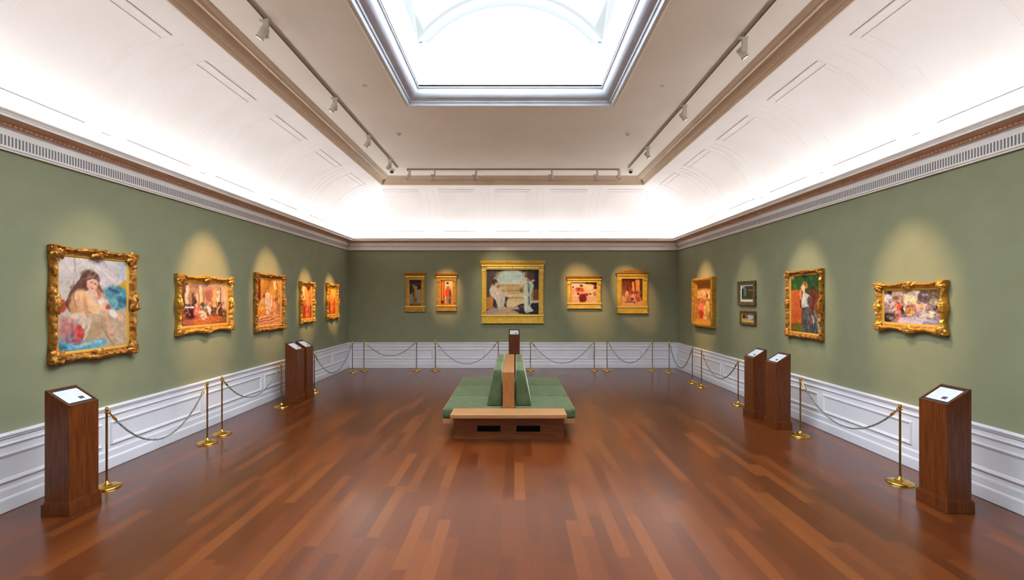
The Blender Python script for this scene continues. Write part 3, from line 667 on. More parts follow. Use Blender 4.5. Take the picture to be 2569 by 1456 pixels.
opsB4 = [('bg', (212, 190, 160), (216, 170, 140)), ('p', [(54, 0), (100, 0), (100, 32), (88, 34), (86, 12), (54, 8)], (70, 28, 12)), ('e', 70, 20, 20, 12, 0, (214, 196, 150), .5), ('e', 12, 12, 9, 12, 0, (218, 190, 190), .6), ('e', 6, 24, 4, 4, 0, (92, 40, 20)), ('e', 6, 44, 12, 14, 0, (216, 150, 130), .6), ('p', [(0, 62), (100, 60), (100, 68), (0, 70)], (228, 186, 148)), ('p', [(84, 40), (96, 40), (98, 84), (88, 84)], (160, 130, 80)), ('e', 76, 42, 18, 8, 0, (226, 184, 140), .6), ('e', 72, 58, 8, 4, 0, (130, 90, 44)), ('p', [(0, 70), (100, 68), (100, 100), (0, 100)], (214, 166, 138)),
         ('e', 39, 16, 6, 5, 0, (30, 12, 10)), ('e', 38, 24, 4, 5, 0, (206, 120, 84)), ('e', 34, 40, 15, 14, -30, (190, 74, 46)), ('e', 24, 34, 8, 8, 0, (150, 44, 30)), ('e', 36, 56, 10, 9, 30, (236, 152, 62)), ('e', 54, 44, 6, 6, 0, (240, 160, 120)), ('e', 26, 58, 6, 5, 0, (92, 40, 20)), ('e', 56, 60, 10, 8, 0, (176, 80, 46)), ('e', 44, 78, 16, 20, 0, (116, 24, 28)), ('p', [(28, 76), (60, 76), (52, 97), (34, 98)], (96, 18, 18)), ('e', 62, 62, 4, 6, 0, (96, 24, 14))]
opsB5 = [('bg', (96, 34, 14), (222, 160, 104)), ('p', [(40, 0), (56, 0), (54, 54), (44, 54)], (90, 28, 10)), ('e', 28, 34, 5, 20, 0, (130, 40, 26)), ('p', [(48, 12), (60, 10), (62, 50), (46, 50)], (248, 146, 74)), ('p', [(60, 4), (66, 4), (66, 50), (62, 50)], (90, 48, 18)), ('p', [(66, 0), (86, 0), (88, 52), (66, 52)], (236, 156, 88)), ('p', [(86, 4), (100, 4), (100, 78), (92, 78), (86, 30)], (82, 58, 18)), ('p', [(0, 62), (100, 78), (100, 100), (0, 100)], (226, 166, 108)), ('e', 24, 56, 10, 10, -20, (240, 176, 130)), ('e', 44, 52, 12, 12, 20, (176, 70, 36)), ('e', 72, 52, 12, 6, 0, (130, 46, 18)), ('e', 36, 70, 18, 14, 0, (214, 116, 80)), ('e', 58, 70, 14, 14, 0, (226, 168, 140)), ('e', 78, 70, 12, 16, 0, (190, 84, 44)), ('l', [(18, 86), (64, 86)], 2, (110, 58, 24)), ('e', 50, 76, 8, 6, 0, (120, 60, 34)), ('n', 10, 45, 95, 90, 26, 110), ('l', [(70, 86), (78, 96)], 2, (206, 140, 84))]
opsR1 = [('bg', (120, 66, 20), (196, 150, 90)), ('p', [(0, 0), (100, 0), (100, 10), (0, 10)], (96, 50, 14)), ('e', 50, 22, 60, 10, 0, (206, 164, 110), .6), ('p', [(0, 18), (100, 18), (100, 40), (0, 40)], (220, 176, 126)), ('l', [(30, 16), (24, 40)], 2, (240, 210, 170)), ('l', [(46, 18), (44, 40)], 2, (236, 200, 160)), ('e', 30, 44, 16, 8, 0, (190, 110, 76)), ('e', 66, 32, 8, 6, 0, (120, 66, 40)), ('e', 28, 66, 24, 14, 0, (226, 120, 106)), ('e', 24, 86, 20, 12, 0, (180, 60, 36)), ('e', 74, 66, 24, 20, 0, (208, 168, 88)), ('e', 76, 88, 22, 12, 0, (166, 130, 60)), ('l', [(48, 60), (54, 100)], 2, (244, 206, 170)), ('n', 0, 15, 100, 100, 18, 130)]
opsR2 = [('bg', (66, 60, 48), (70, 64, 42)), ('p', [(0, 0), (34, 0), (20, 12), (0, 16)], (186, 190, 188)), ('e', 18, 50, 16, 30, 0, (28, 40, 28)), ('p', [(16, 14), (40, 10), (42, 70), (18, 74)], (96, 122, 112)), ('p', [(42, 8), (100, 6), (100, 90), (46, 86)], (74, 58, 46)), ('l', [(62, 24), (78, 30), (94, 28)], 3, (170, 148, 134)), ('e', 60, 80, 26, 10, 0, (58, 70, 30)), ('p', [(0, 88), (100, 90), (100, 100), (0, 100)], (166, 158, 110))]
opsR3 = [('bg', (120, 96, 70), (190, 164, 110)), ('e', 64, 38, 34, 30, 0, (196, 186, 200)), ('e', 14, 38, 14, 20, 0, (46, 26, 22)), ('e', 40, 44, 6, 16, 0, (70, 46, 50)), ('p', [(0, 66), (100, 72), (100, 100), (0, 100)], (196, 166, 108)), ('e', 90, 60, 8, 16, 0, (150, 110, 80))]
opsR4 = [('bg', (40, 64, 26), (120, 70, 34)), ('e', 30, 10, 40, 14, 0, (36, 76, 30), .5), ('e', 72, 14, 22, 14, 0, (30, 66, 40), .5), ('e', 92, 28, 10, 10, 0, (60, 84, 24)), ('e', 14, 20, 10, 8, 0, (60, 104, 44)), ('e', 6, 3, 6, 3, 0, (206, 206, 180)), ('p', [(64, 24), (100, 30), (100, 100), (64, 100)], (104, 48, 32)), ('e', 78, 44, 14, 20, 0, (92, 40, 40), .5), ('e', 92, 60, 12, 20, 0, (134, 76, 32), .5),
         ('p', [(0, 25), (40, 24), (40, 84), (0, 86)], (198, 96, 44)), ('n', 0, 25, 40, 84, 30, 60), ('e', 20, 70, 14, 8, 0, (188, 84, 40), .7), ('e', 28, 92, 16, 8, 0, (96, 104, 36)), ('e', 10, 94, 10, 8, 0, (120, 70, 28)),
         ('e', 52, 16, 10, 6, 20, (190, 120, 52)), ('e', 44, 20, 8, 6, 0, (240, 186, 140)), ('e', 46, 26, 5, 4, 0, (232, 180, 146)), ('l', [(34, 26), (36, 40)], 2.4, (232, 150, 106)), ('p', [(46, 27), (60, 32), (72, 38), (66, 52), (60, 58), (40, 56), (38, 46), (42, 34)], (196, 190, 184)), ('e', 66, 44, 8, 8, 0, (84, 76, 64)), ('l', [(48, 34), (44, 48)], 1.5, (222, 218, 214)),
         ('p', [(42, 56), (64, 54), (82, 66), (96, 90), (98, 100), (40, 100), (38, 76)], (84, 78, 74)), ('p', [(70, 60), (84, 66), (92, 78), (96, 100), (74, 100)], (78, 88, 90)), ('l', [(84, 62), (94, 78), (99, 99)], 2.4, (216, 184, 150)), ('l', [(76, 70), (80, 80)], 2.6, (228, 190, 186)), ('e', 72, 79, 6, 3.5, 20, (176, 52, 56)), ('n', 38, 56, 98, 100, 34, 110), ('l', [(60, 60), (62, 74)], 1.5, (120, 124, 120)), ('l', [(34, 44), (36, 56)], 1.6, (50, 36, 30))]
opsR5 = [('bg', (150, 116, 100), (140, 120, 136)), ('e', 8, 6, 8, 8, 0, (40, 34, 44)), ('e', 6, 26, 8, 16, 0, (216, 210, 220)), ('e', 14, 48, 8, 20, 0, (170, 152, 164), .6), ('e', 26, 14, 12, 16, 0, (176, 140, 126), .6), ('p', [(38, 10), (62, 8), (62, 50), (38, 50)], (232, 208, 164)), ('e', 56, 8, 12, 8, 0, (216, 196, 180)), ('e', 74, 20, 10, 20, 0, (90, 74, 80)), ('e', 92, 20, 12, 24, 0, (96, 84, 66)), ('e', 92, 34, 8, 10, 0, (150, 144, 120)),
         ('e', 24, 22, 6, 7, 0, (120, 82, 70)), ('e', 28, 50, 8, 20, 0, (240, 156, 110)), ('e', 30, 52, 4, 10, 0, (226, 76, 62)), ('e', 26, 80, 7, 18, 0, (206, 112, 108)), ('e', 18, 50, 5, 16, 0, (214, 176, 150)), ('e', 8, 84, 14, 14, 0, (50, 40, 34)), ('e', 14, 88, 6, 6, 0, (120, 122, 110)), ('e', 37, 60, 4, 14, 0, (62, 44, 32)), ('e', 40, 54, 2, 12, 0, (240, 222, 196)),
         ('e', 51, 52, 9, 7, 0, (214, 120, 90)), ('e', 50, 68, 8, 12, 0, (226, 180, 100)), ('e', 46, 64, 5, 7, 0, (176, 110, 52)), ('e', 64, 50, 5, 14, 0, (232, 180, 150)), ('e', 72, 48, 6, 12, 0, (226, 160, 130)), ('e', 72, 74, 7, 18, 0, (204, 190, 192)), ('e', 82, 62, 5, 10, 0, (110, 78, 84)), ('e', 86, 70, 8, 10, 0, (210, 212, 184)), ('e', 94, 52, 5, 8, 0, (50, 38, 56)), ('p', [(30, 84), (62, 80), (100, 92), (100, 100), (24, 100)], (206, 190, 204)), ('p', [(74, 92), (100, 90), (100, 100), (70, 100)], (130, 116, 144)), ('n', 0, 0, 100, 92, 44, 110)]

dark, lights, reds = (60, 40, 30), (232, 214, 190), (200, 80, 64)
ops1 += [('s', 2, 2, 98, 30, 50, 9, 1.0, -28, [(214, 204, 202), (186, 174, 176), (200, 186, 178)], .3), ('s', 13, 26, 24, 54, 14, 4, .6, 110, [(70, 42, 36), (112, 74, 58), (84, 54, 46)], .7), ('s', 54, 27, 62, 42, 8, 4, .7, 55, [(98, 58, 44), (140, 92, 66)], .7),
         ('s', 22, 38, 44, 60, 22, 6, 2.4, 60, [(230, 184, 142), (204, 152, 112), (222, 172, 130)], .22), ('s', 64, 34, 98, 56, 24, 6, 1.6, 20, [(96, 152, 170), (58, 110, 132), (120, 168, 180)], .6), ('s', 34, 68, 98, 98, 46, 8, 1.0, 35, [(204, 180, 152), (164, 136, 110), (186, 158, 128)], .3),
         ('s', 2, 66, 30, 92, 30, 3, 2, 30, [(206, 150, 136), (150, 90, 96), (196, 70, 66), (170, 150, 140)], .4), ('s', 20, 64, 42, 84, 22, 6, .9, 120, [(226, 208, 194), (190, 164, 150)], .35), ('s', 4, 90, 60, 99, 16, 8, 1, 0, [(120, 180, 204), (70, 136, 162)], .6),
         ('e', 36, 52, 3, 12, -14, (196, 144, 106), .9), ('l', [(42.5, 26), (45, 26)], .45, (84, 50, 44)), ('l', [(48.5, 27.4), (51, 28.4)], .45, (84, 50, 44)), ('l', [(46.5, 27), (46, 30)], .4, (206, 146, 120))]
ops2 += [('s', 4, 44, 96, 76, 90, 2.4, 1.4, 80, [dark, lights, (214, 130, 110), (110, 70, 44), (236, 190, 140), (70, 60, 70)], .75), ('s', 4, 78, 96, 98, 40, 6, 1.2, 5, [(200, 106, 60), (150, 80, 50), (110, 60, 36)], .5), ('s', 10, 4, 96, 40, 30, 1.2, 7, 0, [(206, 170, 140), (150, 104, 84), (120, 84, 50)], .5)]
ops3 += [('s', 4, 30, 96, 76, 90, 2.6, 3, 70, [(240, 206, 170), (214, 130, 60), (140, 80, 40), (226, 160, 100), (180, 120, 100)], .6), ('s', 14, 2, 96, 34, 26, 2, 7, 0, [(190, 130, 50), (150, 90, 30), (214, 160, 80)], .5)]
ops4 += [('s', 4, 30, 96, 96, 50, 4, 3, 80, [(236, 150, 90), (120, 44, 16), (244, 190, 120), (190, 80, 40)], .5)]
ops5 += [('s', 4, 20, 96, 96, 50, 4, 3, 80, [(236, 150, 70), (130, 50, 16), (244, 180, 100), (190, 90, 36)], .5)]
opsB3 += [('s', 8, 36, 40, 84, 44, 5, .8, 70, [(232, 222, 206), (186, 170, 158), (212, 196, 180)], .55), ('s', 72, 30, 88, 94, 34, .9, 7, 0, [(218, 222, 210), (170, 176, 168), (200, 206, 196)], .55), ('s', 26, 34, 76, 82, 40, 9, 1, 0, [(210, 184, 130), (186, 154, 98), (228, 206, 160)], .4), ('s', 26, 2, 72, 26, 20, 10, 2, 0, [(196, 212, 204), (182, 200, 196)], .4), ('s', 2, 84, 60, 99, 30, 7, 1, 10, [(206, 184, 140), (150, 130, 120), (180, 150, 120)], .5)]
opsB4 += [('s', 4, 6, 96, 60, 50, 3, 2, 0, [(222, 200, 160), (190, 160, 110), (230, 180, 150), (150, 120, 70)], .45), ('s', 30, 60, 58, 94, 24, 1.6, 6, 10, [(130, 30, 34), (90, 14, 18), (160, 50, 50)], .6), ('s', 4, 72, 96, 98, 20, 8, 1.4, 0, [(226, 180, 150), (200, 150, 120)], .4)]
opsB5 += [('s', 14, 46, 96, 90, 80, 2.6, 1.8, 50, [(240, 190, 150), (150, 60, 36), (110, 50, 26), (220, 130, 90), (200, 170, 150)], .7)]
opsR1 += [('s', 4, 14, 98, 96, 80, 4, 2.2, 80, [(226, 150, 120), (214, 180, 130), (150, 90, 50), (196, 70, 60), (190, 150, 70)], .55)]
opsR4 += [('s', 2, 2, 98, 24, 50, 3.4, 2.4, 30, [(44, 90, 34), (24, 50, 22), (70, 110, 50), (40, 70, 50)], .7), ('s', 40, 58, 96, 98, 70, 1.6, 5, -14, [(110, 106, 104), (60, 58, 62), (84, 90, 96), (140, 136, 130), (70, 54, 44)], .6), ('s', 2, 28, 36, 82, 40, 3, 1, 0, [(214, 112, 60), (180, 82, 36), (196, 100, 56)], .55), ('s', 66, 28, 98, 70, 24, 4, 3, 60, [(120, 52, 36), (90, 40, 40), (140, 80, 30)], .5), ('s', 44, 30, 62, 54, 16, 4, .9, 60, [(214, 208, 202), (170, 162, 158)], .6), ('s', 2, 86, 36, 98, 20, 2, 3, 0, [(90, 110, 40), (130, 90, 40)], .6)]
opsR5 += [('s', 2, 2, 98, 50, 80, 1.8, 4, 0, [(176, 150, 130), (110, 84, 76), (226, 206, 180), (140, 110, 110), (200, 180, 190)], .55), ('s', 2, 34, 98, 86, 150, 1.6, 2.6, 10, [(226, 170, 150), (60, 46, 46), (232, 214, 196), (190, 110, 90), (130, 100, 90), (210, 190, 120), (110, 96, 120)], .75), ('s', 26, 84, 98, 98, 30, 7, 1.2, 4, [(214, 200, 214), (176, 160, 184)], .5)]
ornate('gilt_framed_painting', 'largest left wall painting, dark-haired woman hugging a baby, carved gilt frame', (XL, 5.755, 1.455), LEFT, 1.17, 1.36, .125, .085, ops1, 1, res=180, corner=.12, scallop=.12, carve=.026)
ornate('gilt_framed_painting', 'wide salon party painting in scalloped gilt frame, left wall, second from the near end', (XL, 7.815, 1.625), LEFT, 1.41, .965, .14, .085, ops2, 2, goldmat='gold', res=130, corner=.11, scallop=.22, carve=.022)
ornate('gilt_framed_painting', 'gilt framed upright painting of figures above pale steps, left wall, third along', (XL, 9.85, 1.515), LEFT, 1.18, 1.22, .13, .085, ops3, 3, res=110, corner=.09, scallop=.14)
ornate('gilt_framed_painting', 'narrow orange-lit painting in gilt frame, left wall, fourth from the near end', (XL, 11.615, 1.59), LEFT, .79, 1.04, .12, .08, ops4, 4, goldmat='gold', res=70, corner=.08, scallop=.2)
ornate('gilt_framed_painting', 'smallest orange-lit upright painting on the left wall, nearest the back corner', (XL, 13.225, 1.605), LEFT, .85, 1.035, .16, .08, ops5, 5, goldmat='gold', res=60, corner=.09, scallop=.2)

tabernacle('gilt_framed_painting', 'leftmost back wall painting, narrow gilt frame, yellow-robed figure before dark trees', (-3.145, YB, 1.784), .60, 1.248, .115, .235, .20, opsB1, 11, cap=.04)
tabernacle('gilt_framed_painting', 'narrow gilt painting of red and grey figure, left of the largest back wall painting', (-2.15, YB, 1.809), .62, 1.198, .125, .21, .20, opsB2, 12, cap=.045)
tabernacle('gilt_framed_painting', 'largest back wall painting, two women in white before an arch, yellow gilt frame', (-.05, YB, 1.418), 1.96, 1.98, .155, .275, .285, opsB3, 13, cap=.05, balls=True, res=170, gm='palegold', dep=.09)
tabernacle('gilt_framed_painting', 'gilt painting of seated figure in dark red, right of the largest back wall painting', (2.225, YB, 1.885), 1.06, 1.034, .13, .20, .20, opsB4, 14, cap=.05, res=100, gm='palegold')
tabernacle('gilt_framed_painting', 'rightmost painting on the back wall, orange columns and seated group, gilt frame with curved top', (3.755, YB, 1.733), .96, 1.36, .155, .26, .24, opsB5, 15, cap=.06, bowed=.10, res=100, gm='palegold')

pdeep = [(.04, .03), (.05, .055), (.12, .10), (.13, .125), (.15, .13), (.19, .12), (.20, .105), (.20, .0)]
plainframe('gilt_framed_painting', 'upright painting in plain deep gilt frame, right wall, nearest the back corner', (XR, 12.48, 1.44), RIGHT, 1.36, 1.335, .20, pdeep, opsR1, 21, 'gold', 'gold', res=90)
pl2 = [(.035, .02), (.045, .045), (.10, .055), (.13, .06), (.14, .05), (.14, 0)]
plainframe('dark_framed_painting', 'small dark painting in dull bronze frame, upper of the stacked pair on right wall', (XR, 10.2, 2.05), RIGHT, .74, .545, .115, [(.03, .02), (.04, .045), (.085, .055), (.11, .06), (.115, .05), (.115, 0)], opsR2, 22, 'bronzegold', 'paper', slip=.03, res=50)
plainframe('gilt_framed_painting', 'tiny pale painting in an olive gilt frame, lower of the stacked pair on right wall', (XR, 10.16, 1.62), RIGHT, .66, .31, .075, [(.02, .02), (.03, .04), (.06, .05), (.075, .045), (.075, 0)], opsR3, 23, 'bronzegold', 'slip', slip=.02, res=50)
ornate('gilt_framed_painting', 'tall painting of a woman in white blouse and long grey skirt, right wall', (XR, 8.17, 1.50), RIGHT, 1.0, 1.21, .10, .085, opsR4, 24, res=140, corner=.085, scallop=.10)
ornate('gilt_framed_painting', 'wide crowded interior painting in ornate bright gilt frame, right wall nearest the camera', (XR, 5.995, 1.765), RIGHT, 1.06, .655, .115, .085, opsR5, 25, goldmat='gold', res=150, corner=.09, scallop=.24)

# ================================================================ lecterns
def make_lectern():
    """reader's side at local -y ; body .33 wide (x) by .25 deep (y)"""
    r = thing('caption_lectern', 'x', 'lectern', group='wooden caption lecterns')
    hw_, y0, y1 = .165, -.125, .125; zl, zh = 1.10, 1.262
    MB().prism([(y0, .12), (y1, .12), (y1, zh), (y0, zl)], 0, -hw_, hw_).build('body', M['walnut'], r, bevel=.003)
    pb = MB(); pb.box(-hw_ - .02, hw_ + .02, y0 - .018, y1 + .018, 0, .118)
    pb.box(-hw_ - .010, hw_ + .010, y0 - .009, y1 + .009, .118, .134); pb.build('plinth', M['walnut'], r, bevel=.004)
    sl = (zh - zl) / (y1 - y0); ang = math.atan(sl)
    def on(mb): return mb.xform(Matrix.Translation((0, 0, (zl + zh) / 2)) @ Matrix.Rotation(ang, 4, 'X'))
    L = (y1 - y0) / math.cos(ang) / 2
    e_ = MB(); e_.box(-hw_, hw_, -L, -L + .018, 0, .008).box(-hw_, hw_, L - .018, L, 0, .008).box(-hw_, -hw_ + .018, -L, L, 0, .008).box(hw_ - .018, hw_, -L, L, 0, .008)
    on(e_).build('top_rim', M['walnut'], r, bevel=.0015)
    on(MB().box(-hw_ + .018, hw_ - .018, -L + .018, L - .018, .0, .003)).build('inset_panel', M['inset'], r)
    sh_ = on(MB().box(-.128, .128, -.100, .100, .003, .0055)).build('caption_sheet', M['paper'], r, label='pale printed caption sheet')
    tx = MB()
    for c_ in range(2):
        for k in range(11):
            x0_ = -.112 + c_ * .118; ln = .10 * (1 if k % 4 else .72)
            if c_ == 1 and k > 6: continue
            tx.box(x0_, x0_ + ln, .078 - k * .0145, .080 - k * .0145, .0055, .0058)
    on(tx).build('printed_lines', M['ink'], sh_)
    on(MB().box(.022, .078, -.072, -.030, .0055, .006)).build('printed_picture', M['darkprint'], sh_)
    return r
LECT = [((-4.63, 4.805, 0), LEFT, 'wooden caption lectern at the near left, leftmost of all, before the woman-and-baby painting'),
        ((-4.70, 9.82, 0), LEFT, 'nearer of the two wooden lecterns standing close together along the left wall'),
        ((-4.72, 10.32, 0), LEFT, 'farther, half-hidden one of the two lecterns close together along the left wall'),
        ((0.0, 13.87, 0), 0, 'wooden caption lectern below the central back wall painting, behind the bench'),
        ((4.525, 8.60, 0), RIGHT, 'farther of the two wooden lecterns standing along the middle of the right wall'),
        ((4.53, 7.88, 0), RIGHT, 'nearer of the two wooden lecterns standing along the middle of the right wall'),
        ((4.57, 4.87, 0), RIGHT, 'wooden caption lectern at the near right, rightmost of all, beside a brass post')]
l0 = make_lectern()
for i, (loc, rz, lab) in enumerate(LECT):
    if i == 0: l0.location = loc; l0.rotation_euler = (0, 0, rz); l0['label'] = lab
    else: dup(l0, loc, rz, lab)

# ================================================================ rope posts and ropes
def make_post():
    r = thing('rope_post', 'x', 'barrier post', group='brass rope barrier posts')
    MB().lathe([(.0, 0), (.138, 0), (.14, .004), (.138, .012), (.130, .020), (.108, .026), (.080, .030), (.055, .036), (.036, .046), (.026, .060), (.020, .074), (.016, .080)], 40, cap=False).build('base', M['brass'], r, smooth=True, label='polished domed brass base')
    MB().lathe([(.0115, .07), (.0115, .895)], 16).build('pole', M['pole'], r, smooth=True)
    MB().lathe([(.0, .888), (.016, .888), (.018, .896), (.018, .912), (.014, .92), (.016, .926), (.012, .936), (.0, .940)], 20, cap=False).build('cap', M['brass'], r, smooth=True)
    rg = MB()
    rg.tube([(.022 * math.cos(a), .022 * math.sin(a), .875) for a in [2 * math.pi * k / 20 for k in range(20)]], .004, 8, closed=True)
    rg.build('rope_ring', M['brass'], r, smooth=True)
    return r
POSTS = [(-4.748, 5.34, 'brass rope post beside the near left lectern, close to the left edge'),
         (-4.68, 6.99, 'brass rope post along left wall, nearer one of the pair below the salon party painting'),
         (-4.743, 7.44, 'brass rope post along left wall, farther one of the pair below the salon party painting'),
         (-4.732, 9.32, 'brass rope post just in front of the paired lecterns along the left wall'),
         (-4.70, 10.78, 'brass rope post hidden behind the paired left wall lecterns, only its base edge showing'),
         (-4.828, 13.68, 'brass rope post in the back left corner of the room'),
         (-4.608, 14.06, 'leftmost brass rope post of the row along the back wall'),
         (-2.994, 14.06, 'brass rope post along the back wall below the leftmost back wall painting'),
         (-2.42, 14.06, 'brass rope post along the back wall below the narrow red figure painting'),
         (-.489, 14.06, 'brass rope post partly hidden behind the bench, left of the central lectern'),
         (.501, 14.06, 'brass rope post at the back wall just right of the central lectern'),
         (2.457, 14.06, 'brass rope post along back wall below the dark red seated figure painting'),
         (2.848, 14.06, 'brass rope post along back wall between the two right-hand paintings'),
         (4.241, 14.06, 'brass rope post along the back wall, right of the curved-top frame'),
         (4.626, 13.68, 'brass rope post in the back right corner of the room'),
         (4.661, 11.99, 'brass rope post, farther of the close pair at the right wall, below the deep frame'),
         (4.658, 11.40, 'brass rope post, nearer of the close pair at the right wall, below the deep frame'),
         (4.648, 9.51, 'brass rope post immediately behind the paired lecterns along the right wall'),
         (4.592, 7.355, 'brass rope post in front of the paired lecterns along the right wall'),
         (4.61, 5.476, 'brass rope post beside the near right lectern, close to the right edge')]
p0 = make_post()
for i, (x, y, lab) in enumerate(POSTS):
    if i == 0: p0.location = (x, y, 0); p0['label'] = lab
    else: dup(p0, (x, y, 0), 0, lab)
ROPES = [(0, 1, .33, 'green twisted rope hanging below the space right of the woman-and-baby painting, near left'),
         (2, 3, .42, 'green twisted rope on left wall ending at the post before the paired lecterns'),
         (4, 5, .24, 'green twisted rope running from behind the paired left lecterns to the back left corner'),
         (6, 7, .45, 'leftmost green twisted rope hanging along the back wall'),
         (8, 9, .20, 'green twisted rope along the back wall, left of the central lectern'),
         (10, 11, .22, 'green twisted rope along the back wall, right of the central lectern'),
         (12, 13, .23, 'rightmost green twisted rope hanging along the back wall'),
         (14, 15, .27, 'short green twisted rope from the back right corner along the right wall'),
         (16, 17, .39, 'green twisted rope on right wall ending just behind the paired lecterns'),
         (18, 19, .42, 'longest-looking green twisted rope at the near right, before the near right lectern')]
for a, b_, zl, lab in ROPES:
    A_ = Vector((POSTS[a][0], POSTS[a][1], .87)); B_ = Vector((POSTS[b_][0], POSTS[b_][1], .87))
    d = (B_ - A_).normalized(); L = (B_ - A_).length
    root = thing('barrier_rope', lab, 'rope', tuple((A_ + B_) / 2), math.atan2(d.y, d.x), 'green barrier ropes')
    sag = .87 - zl; s0 = -L / 2 + .03; s1 = L / 2 - .03
    def P_(t): 
        x = s0 + (s1 - s0) * t; q = 2 * t - 1
        return (x, 0, -sag * (1 - abs(q) ** 2.0))
    pts = [P_(k / 90) for k in range(91)]
    MB().tube(pts[4:-4], .0115, 12, twist=70, lobes=3, la=.22).build('rope', M['rope'], root, smooth=True)
    for seg, sg in ((pts[:6], 1), (pts[-6:], -1)):
        q = seg if sg == 1 else seg[::-1]
        hk = MB().tube(q, .009, 12)
        hk.tube(q[3:6], .015, 14)
        c0 = Vector(q[0])
        hk.tube([(c0.x + .016 * math.cos(t_) * 1.0, 0 + .0, c0.z + .022 * math.sin(t_)) for t_ in [2 * math.pi * k / 16 for k in range(16)]], .0045, 8, closed=True)
        hk.build('hook', M['brass'], root, smooth=True, label='brass hook end')

# ================================================================ bench
bench = thing('upholstered_bench', 'double-sided green velvet bench with oak spine and oak end shelf in mid-floor', 'bench', (-.087, 8.75, 0))
def bx(x0, x1, y0, y1, z0, z1): return MB().box(x0 + .087, x1 + .087, y0 - 8.75, y1 - 8.75, z0, z1)
Y0, Y1 = 7.30, 10.33
# near end panel made as a board with two openings
ep = MB()
def eb(x0, x1, z0, z1, y0=7.167, y1=7.20): ep.box(x0 + .087, x1 + .087, y0 - 8.75, y1 - 8.75, z0, z1)
eb(-.945, .775, 0, .118); eb(-.945, .775, .214, .396); eb(-.945, -.577, .118, .214); eb(-.189, .021, .118, .214); eb(.41, .775, .118, .214)
ep.build('end_panel', M['oakbase'], bench)
bs = MB(); bs.box(-.945 + .087, .775 + .087, 7.20 - 8.75, 7.225 - 8.75, 0, .12); 
bx(-.93, .76, 7.30, 10.2, 0, .21).build('base_box', M['oakbase'], bench, bevel=.004)
for x0, x1 in ((-.60, -.17), (0.0, .43)):
    bx(x0, x1, 7.255, 7.299, .10, .235).build('slot_shade_block', M['slot'], bench, label='black block painted as shade inside the slot')  # solid black block behind each opening stands in for the shade inside
for x0, x1 in ((-.90, -.93), (.73, .76)):
    bx(min(x0, x1), max(x0, x1), 7.2, 7.30, 0, .396).build('side_panel', M['oakbase'], bench)
bx(-.215, .035, 7.162, 7.168, .0, .396).build('end_stile', M['oakbase'], bench)
bx(-.965, .795, 6.893, 7.30, .396, .454).build('end_shelf', M['oak'], bench, bevel=.006, label='light oak end shelf')
bx(-1.14, .97, 7.31, Y1 + .02, .212, .285).build('seat_rail', M['oak'], bench, bevel=.004)
bx(-.184, .003, 7.33, 9.66, .29, 1.03).build('spine', M['oaky'], bench, bevel=.006)
bx(-.965, .795, Y1 + .0, Y1 + .36, .30, .36).build('end_shelf', M['oak'], bench, bevel=.006)

def cushion(verts8, name, bev=.035):
    mb = MB(); mb.add(verts8, [(0, 3, 2, 1), (4, 5, 6, 7), (0, 1, 5, 4), (1, 2, 6, 5), (2, 3, 7, 6), (3, 0, 4, 7)])
    o = mb.build(name, M['velvet'], bench)
    bv = o.modifiers.new('bevel', 'BEVEL'); bv.width = bev; bv.segments = 5; bv.limit_method = 'NONE'
    for p in o.data.polygons: p.use_smooth = True
    return o
for sx in (-1, 1):
    for k in range(3):
        ya = Y0 + (Y1 - Y0) * k / 3 + .004 - 8.75; yb = Y0 + (Y1 - Y0) * (k + 1) / 3 - .004 - 8.75
        xa, xb = (-1.150, -.19) if sx < 0 else (.008, .985)
        xa += .087; xb += .087
        cushion([(xa, ya, .290), (xb, ya, .290), (xb, yb, .290), (xa, yb, .290), (xa, ya, .445), (xb, ya, .445), (xb, yb, .445), (xa, yb, .445)], 'seat_cushion', .04)
    for k in range(2):
        ya = 7.49 + (9.62 - 7.49) * k / 2 + .003 - 8.75; yb = 7.49 + (9.62 - 7.49) * (k + 1) / 2 - .003 - 8.75
        if sx < 0: q = [(-.455, .440), (-.200, .440), (-.205, 1.04), (-.335, 1.04)]
        else: q = [(.027, .440), (.290, .440), (.165, 1.04), (.032, 1.04)]
        q = [(a + .087, z) for a, z in q]
        cushion([(q[0][0], ya, q[0][1]), (q[1][0], ya, q[1][1]), (q[1][0], yb, q[1][1]), (q[0][0], yb, q[0][1]), (q[3][0], ya, q[3][1]), (q[2][0], ya, q[2][1]), (q[2][0], yb, q[2][1]), (q[3][0], yb, q[3][1])], 'backrest_cushion', .03)

# ================================================================ ceiling lighting tracks, spots, detectors, cameras
TXL, TXR, TYB = -3.06, 3.0, 12.2
def track(pts, label):
    r = thing('lighting_track', label, 'lighting track', (pts[0][0], pts[0][1], ZC), 0, 'ceiling lighting tracks')
    A_ = Vector((pts[0][0], pts[0][1], 0)); B_ = Vector((pts[1][0], pts[1][1], 0)); d = (B_ - A_); L = d.length; d.normalize(); n_ = Vector((-d.y, d.x, 0))
    def q(s, o, z): v = d * s + n_ * o; return (v.x, v.y, z)
    def rb(o0, o1, z0, z1):
        mb = MB(); mb.add([q(0, o0, z0), q(L, o0, z0), q(L, o1, z0), q(0, o1, z0), q(0, o0, z1), q(L, o0, z1), q(L, o1, z1), q(0, o1, z1)], [(0, 3, 2, 1), (4, 5, 6, 7), (0, 1, 5, 4), (1, 2, 6, 5), (2, 3, 7, 6), (3, 0, 4, 7)]); return mb
    rb(-.013, .013, -.030, 0).build('track_body', M['track'], r)
    rb(-.009, .009, -.0325, -.028).build('track_slot', M['trackslot'], r)
track([(TXL, -1.5), (TXL, TYB - .2)], 'long lighting track on the ceiling left of the skylight')
track([(TXR, -1.5), (TXR, TYB - .2)], 'long lighting track on the ceiling right of the skylight')
track([(TXL + .2, TYB), (TXR - .2, TYB)], 'lighting track crossing the ceiling parallel to the back wall')

